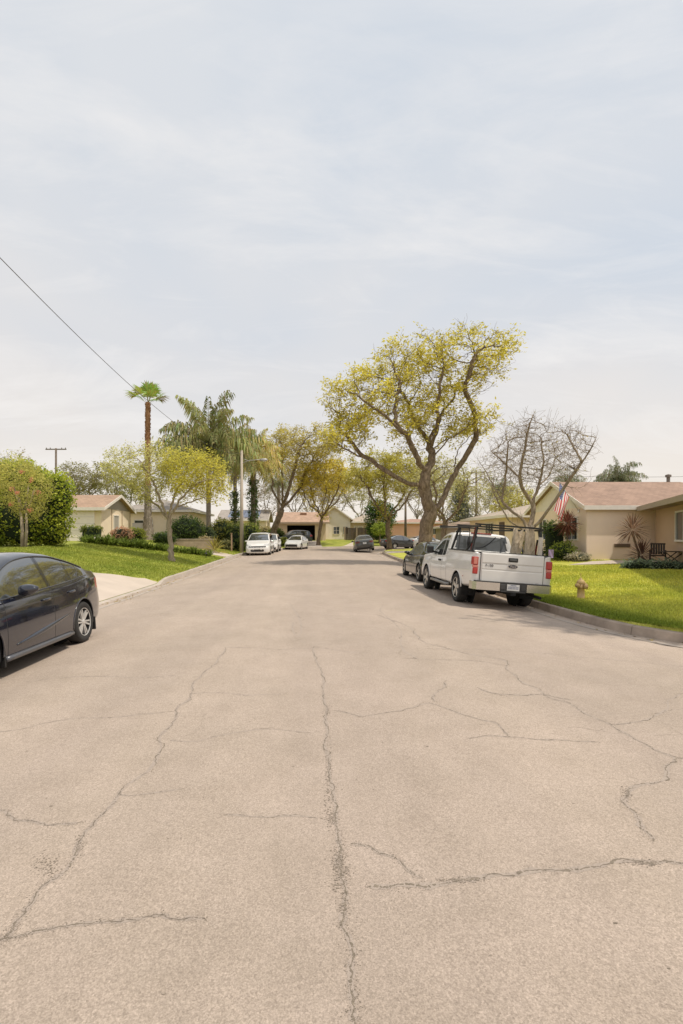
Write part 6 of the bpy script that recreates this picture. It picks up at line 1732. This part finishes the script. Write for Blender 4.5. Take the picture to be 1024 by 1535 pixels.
# purple garden sign
Y = 24.6; sx = (826-VX)*Y/F; sg = thing('garden_flag', 'small lavender garden flag on a wire stand behind the pickup tail', 'garden flag', (sx,Y,ground_z(sx,Y)+.0))
mb = MB(); mb.tube([(-.14,0,0),(-.14,0,.66),(.14,0,.66)], .008, 5); mb.build('stand', blackp, sg)
mb = MB(); q = [( -.12+.24*i/6, .02*math.sin(i*1.3+j*.8), .25+.40*j/6) for j in range(7) for i in range(7)]
mb.add(q, [(j*7+i,j*7+i+1,(j+1)*7+i+1,(j+1)*7+i) for j in range(6) for i in range(6)]); mb.build('cloth', M('lavender', (.36,.27,.50), .8, var=.15, scale=9), sg, True)
Y = 41.5; x = (347-VX)*Y/F; st = MB(); st.tube([(0,0,-.1),(.01,0,.75),(0,0,1.45)], [.07,.065,.06], 8); st.box(-.08,-.08,1.45,.08,.08,1.49,0); o = st.build('garden_post', M('post_brown', (.40,.26,.17), .8, var=.2)); o.location = (x,Y,ground_z(x,Y)); tag(o, 'short brown wooden post on the grass left of the street light', 'post')
x, Y = -6.55, 31.6; lt = thing('path_light', 'small black garden path light at the end of the border plants', 'garden light', (x,Y,ground_z(x,Y))); mb = MB(); mb.tube([(0,0,-.05),(0,0,.25)], .02, 8); mb.build('stake', blackp, lt)
mb = MB(); mb.lathe([(.03,.22),(.10,.24),(.09,.27),(.0,.32)], 12); mb.build('lamp_cap', blackp, lt, True)
x, Y = -14.1, 31.2; rk = MB(); bm_ = bmesh.new(); bmesh.ops.create_icosphere(bm_, subdivisions=3, radius=.34)
for v in bm_.verts: v.co = v.co*(1+.16*math.sin(v.co.x*11)*math.sin(v.co.y*9+1))*1.0; v.co.z *= .7
bm_.verts.index_update(); rk.add([v.co.copy() for v in bm_.verts], [tuple(v.index for v in f.verts) for f in bm_.faces]); bm_.free()
o = rk.build('boulder', M('rock_pale', (.46,.41,.34), .9, var=.2, scale=6, bump=.5, bscale=20), None, True); o.location = (-12.6,29.9,ground_z(-12.6,29.9)+.12); tag(o, 'pale boulder beside the clipped square hedge', 'rock')

# ------------------------------------------------------------------ light, sky, camera
sun_dir = Vector((.60,-.28,1.42)).normalized()                # towards the sun
el = math.asin(sun_dir.z); az = math.atan2(sun_dir.x, sun_dir.y)
ld = bpy.data.lights.new('sun', 'SUN'); ld.energy = SUN; ld.angle = math.radians(.8); ld.color = (1,.925,.80)
lo = bpy.data.objects.new('sun', ld); COL.objects.link(lo); lo.rotation_euler = (-sun_dir).to_track_quat('-Z','Y').to_euler()
W = bpy.data.worlds.new('World'); SC.world = W; W.use_nodes = True; t = W.node_tree; N, L = t.nodes, t.links
bg = N['Background']; sky = N.new('ShaderNodeTexSky'); sky.sky_type = 'NISHITA'; sky.sun_disc = False; sky.sun_elevation = el; sky.sun_rotation = az; sky.dust_density = 3.0
bg.inputs['Strength'].default_value = .12
tc = N.new('ShaderNodeTexCoord'); sep = N.new('ShaderNodeSeparateXYZ'); L.new(tc.outputs['Generated'], sep.inputs[0])
# cloud layer: project the view direction on a high plane so the wisps stretch towards the horizon
mz = N.new('ShaderNodeMath'); mz.operation = 'MAXIMUM'; mz.inputs[1].default_value = .0; L.new(sep.outputs['Z'], mz.inputs[0])
ad = N.new('ShaderNodeMath'); ad.operation = 'ADD'; ad.inputs[1].default_value = .22; L.new(mz.outputs[0], ad.inputs[0])
dv = N.new('ShaderNodeVectorMath'); dv.operation = 'DIVIDE'; L.new(tc.outputs['Generated'], dv.inputs[0])
cb = N.new('ShaderNodeCombineXYZ'); [L.new(ad.outputs[0], cb.inputs[i]) for i in range(3)]; L.new(cb.outputs[0], dv.inputs[1])
def cl(scale, det, rough, rot, st, dist, off=0):
    mp = N.new('ShaderNodeMapping'); mp.inputs['Rotation'].default_value = (0,0,rot); mp.inputs['Scale'].default_value = st; mp.inputs['Location'].default_value = (off,off*.7,0); L.new(dv.outputs[0], mp.inputs[0])
    n = N.new('ShaderNodeTexNoise'); n.inputs['Scale'].default_value = scale; n.inputs['Detail'].default_value = det; n.inputs['Roughness'].default_value = rough; n.inputs['Distortion'].default_value = dist; L.new(mp.outputs[0], n.inputs['Vector']); return n.outputs['Fac']
def ramp(src, stops):
    r = N.new('ShaderNodeValToRGB'); e = r.color_ramp.elements
    e[0].position, e[0].color = stops[0][0], (*stops[0][1],1); e[1].position, e[1].color = stops[-1][0], (*stops[-1][1],1)
    for p, c in stops[1:-1]: q = e.new(p); q.color = (*c,1)
    L.new(src, r.inputs[0]); return r.outputs[0]
def g(v): return (v,v,v)
def mix(f, a, b, fac=None):
    x = N.new('ShaderNodeMix'); x.data_type = 'RGBA'
    if f is not None: L.new(f, x.inputs[0])
    else: x.inputs[0].default_value = fac
    L.new(a, x.inputs[6]); L.new(b, x.inputs[7]); return x.outputs[2]
K = 1/.12
grad = ramp(mz.outputs[0], [(.0,tuple(v*SKYK for v in (.84,.76,.67))), (.14,tuple(v*SKYK for v in (.79,.735,.68))), (.34,tuple(v*SKYK for v in (.70,.69,.69))), (.60,tuple(v*SKYK for v in (.69,.70,.715))), (1.,tuple(v*SKYK for v in (.72,.735,.75)))])
soft = ramp(cl(.85,4,.5,.6,(1,.7,1),.5,1.7), [(.36,g(0)),(.66,g(1))])
wisp = ramp(cl(1.5,8,.6,-.75,(.55,1.25,1),.8,3.1), [(.49,g(0)),(.76,g(1))])
fine = ramp(cl(4.2,7,.62,-.9,(.5,1.4,1),1.1,5.3), [(.50,g(0)),(.80,g(1))])
white = N.new('ShaderNodeRGB'); white.outputs[0].default_value = (.86*SKYK,.83*SKYK,.80*SKYK,1)
blue = N.new('ShaderNodeRGB'); blue.outputs[0].default_value = (.565*SKYK,.618*SKYK,.685*SKYK,1)
def fmul(f, k):
    m = N.new('ShaderNodeMath'); m.operation = 'MULTIPLY'; m.inputs[1].default_value = k; L.new(f, m.inputs[0]); return m.outputs[0]
def fmm(a, b):
    m = N.new('ShaderNodeMath'); m.operation = 'MULTIPLY'; L.new(a, m.inputs[0]); L.new(b, m.inputs[1]); return m.outputs[0]
inv = N.new('ShaderNodeMath'); inv.operation = 'SUBTRACT'; inv.inputs[0].default_value = 1; L.new(soft, inv.inputs[1])
hz = N.new('ShaderNodeMapRange'); hz.inputs[1].default_value = .05; hz.inputs[2].default_value = .4; L.new(mz.outputs[0], hz.inputs[0])
c = mix(fmul(fmm(inv.outputs[0], hz.outputs[0]), .85), grad, blue.outputs[0]); c = mix(fmul(wisp, .8), c, white.outputs[0]); c = mix(fmul(fine, .36), c, white.outputs[0])
sc = N.new('ShaderNodeVectorMath'); sc.operation = 'SCALE'; sc.inputs['Scale'].default_value = K; L.new(c, sc.inputs[0])
fin = mix(None, sky.outputs[0], sc.outputs[0], .90); L.new(fin, bg.inputs['Color'])

cd = bpy.data.cameras.new('camera'); co = bpy.data.objects.new('camera', cd); COL.objects.link(co); SC.camera = co
co.location = (0,0,CAMZ); co.rotation_euler = (PI/2,0,0)
cd.sensor_width = 36; cd.lens = F/1535*36; cd.shift_x = (512-VX)/1535; cd.shift_y = (VY-767.5)/1535; cd.clip_end = 8000; cd.clip_start = .05
SC.view_settings.view_transform = 'Standard'; SC.view_settings.look = 'None'; SC.view_settings.exposure = 0; SC.view_settings.gamma = 1
SC.cycles.max_bounces = 6; SC.cycles.transparent_max_bounces = 6
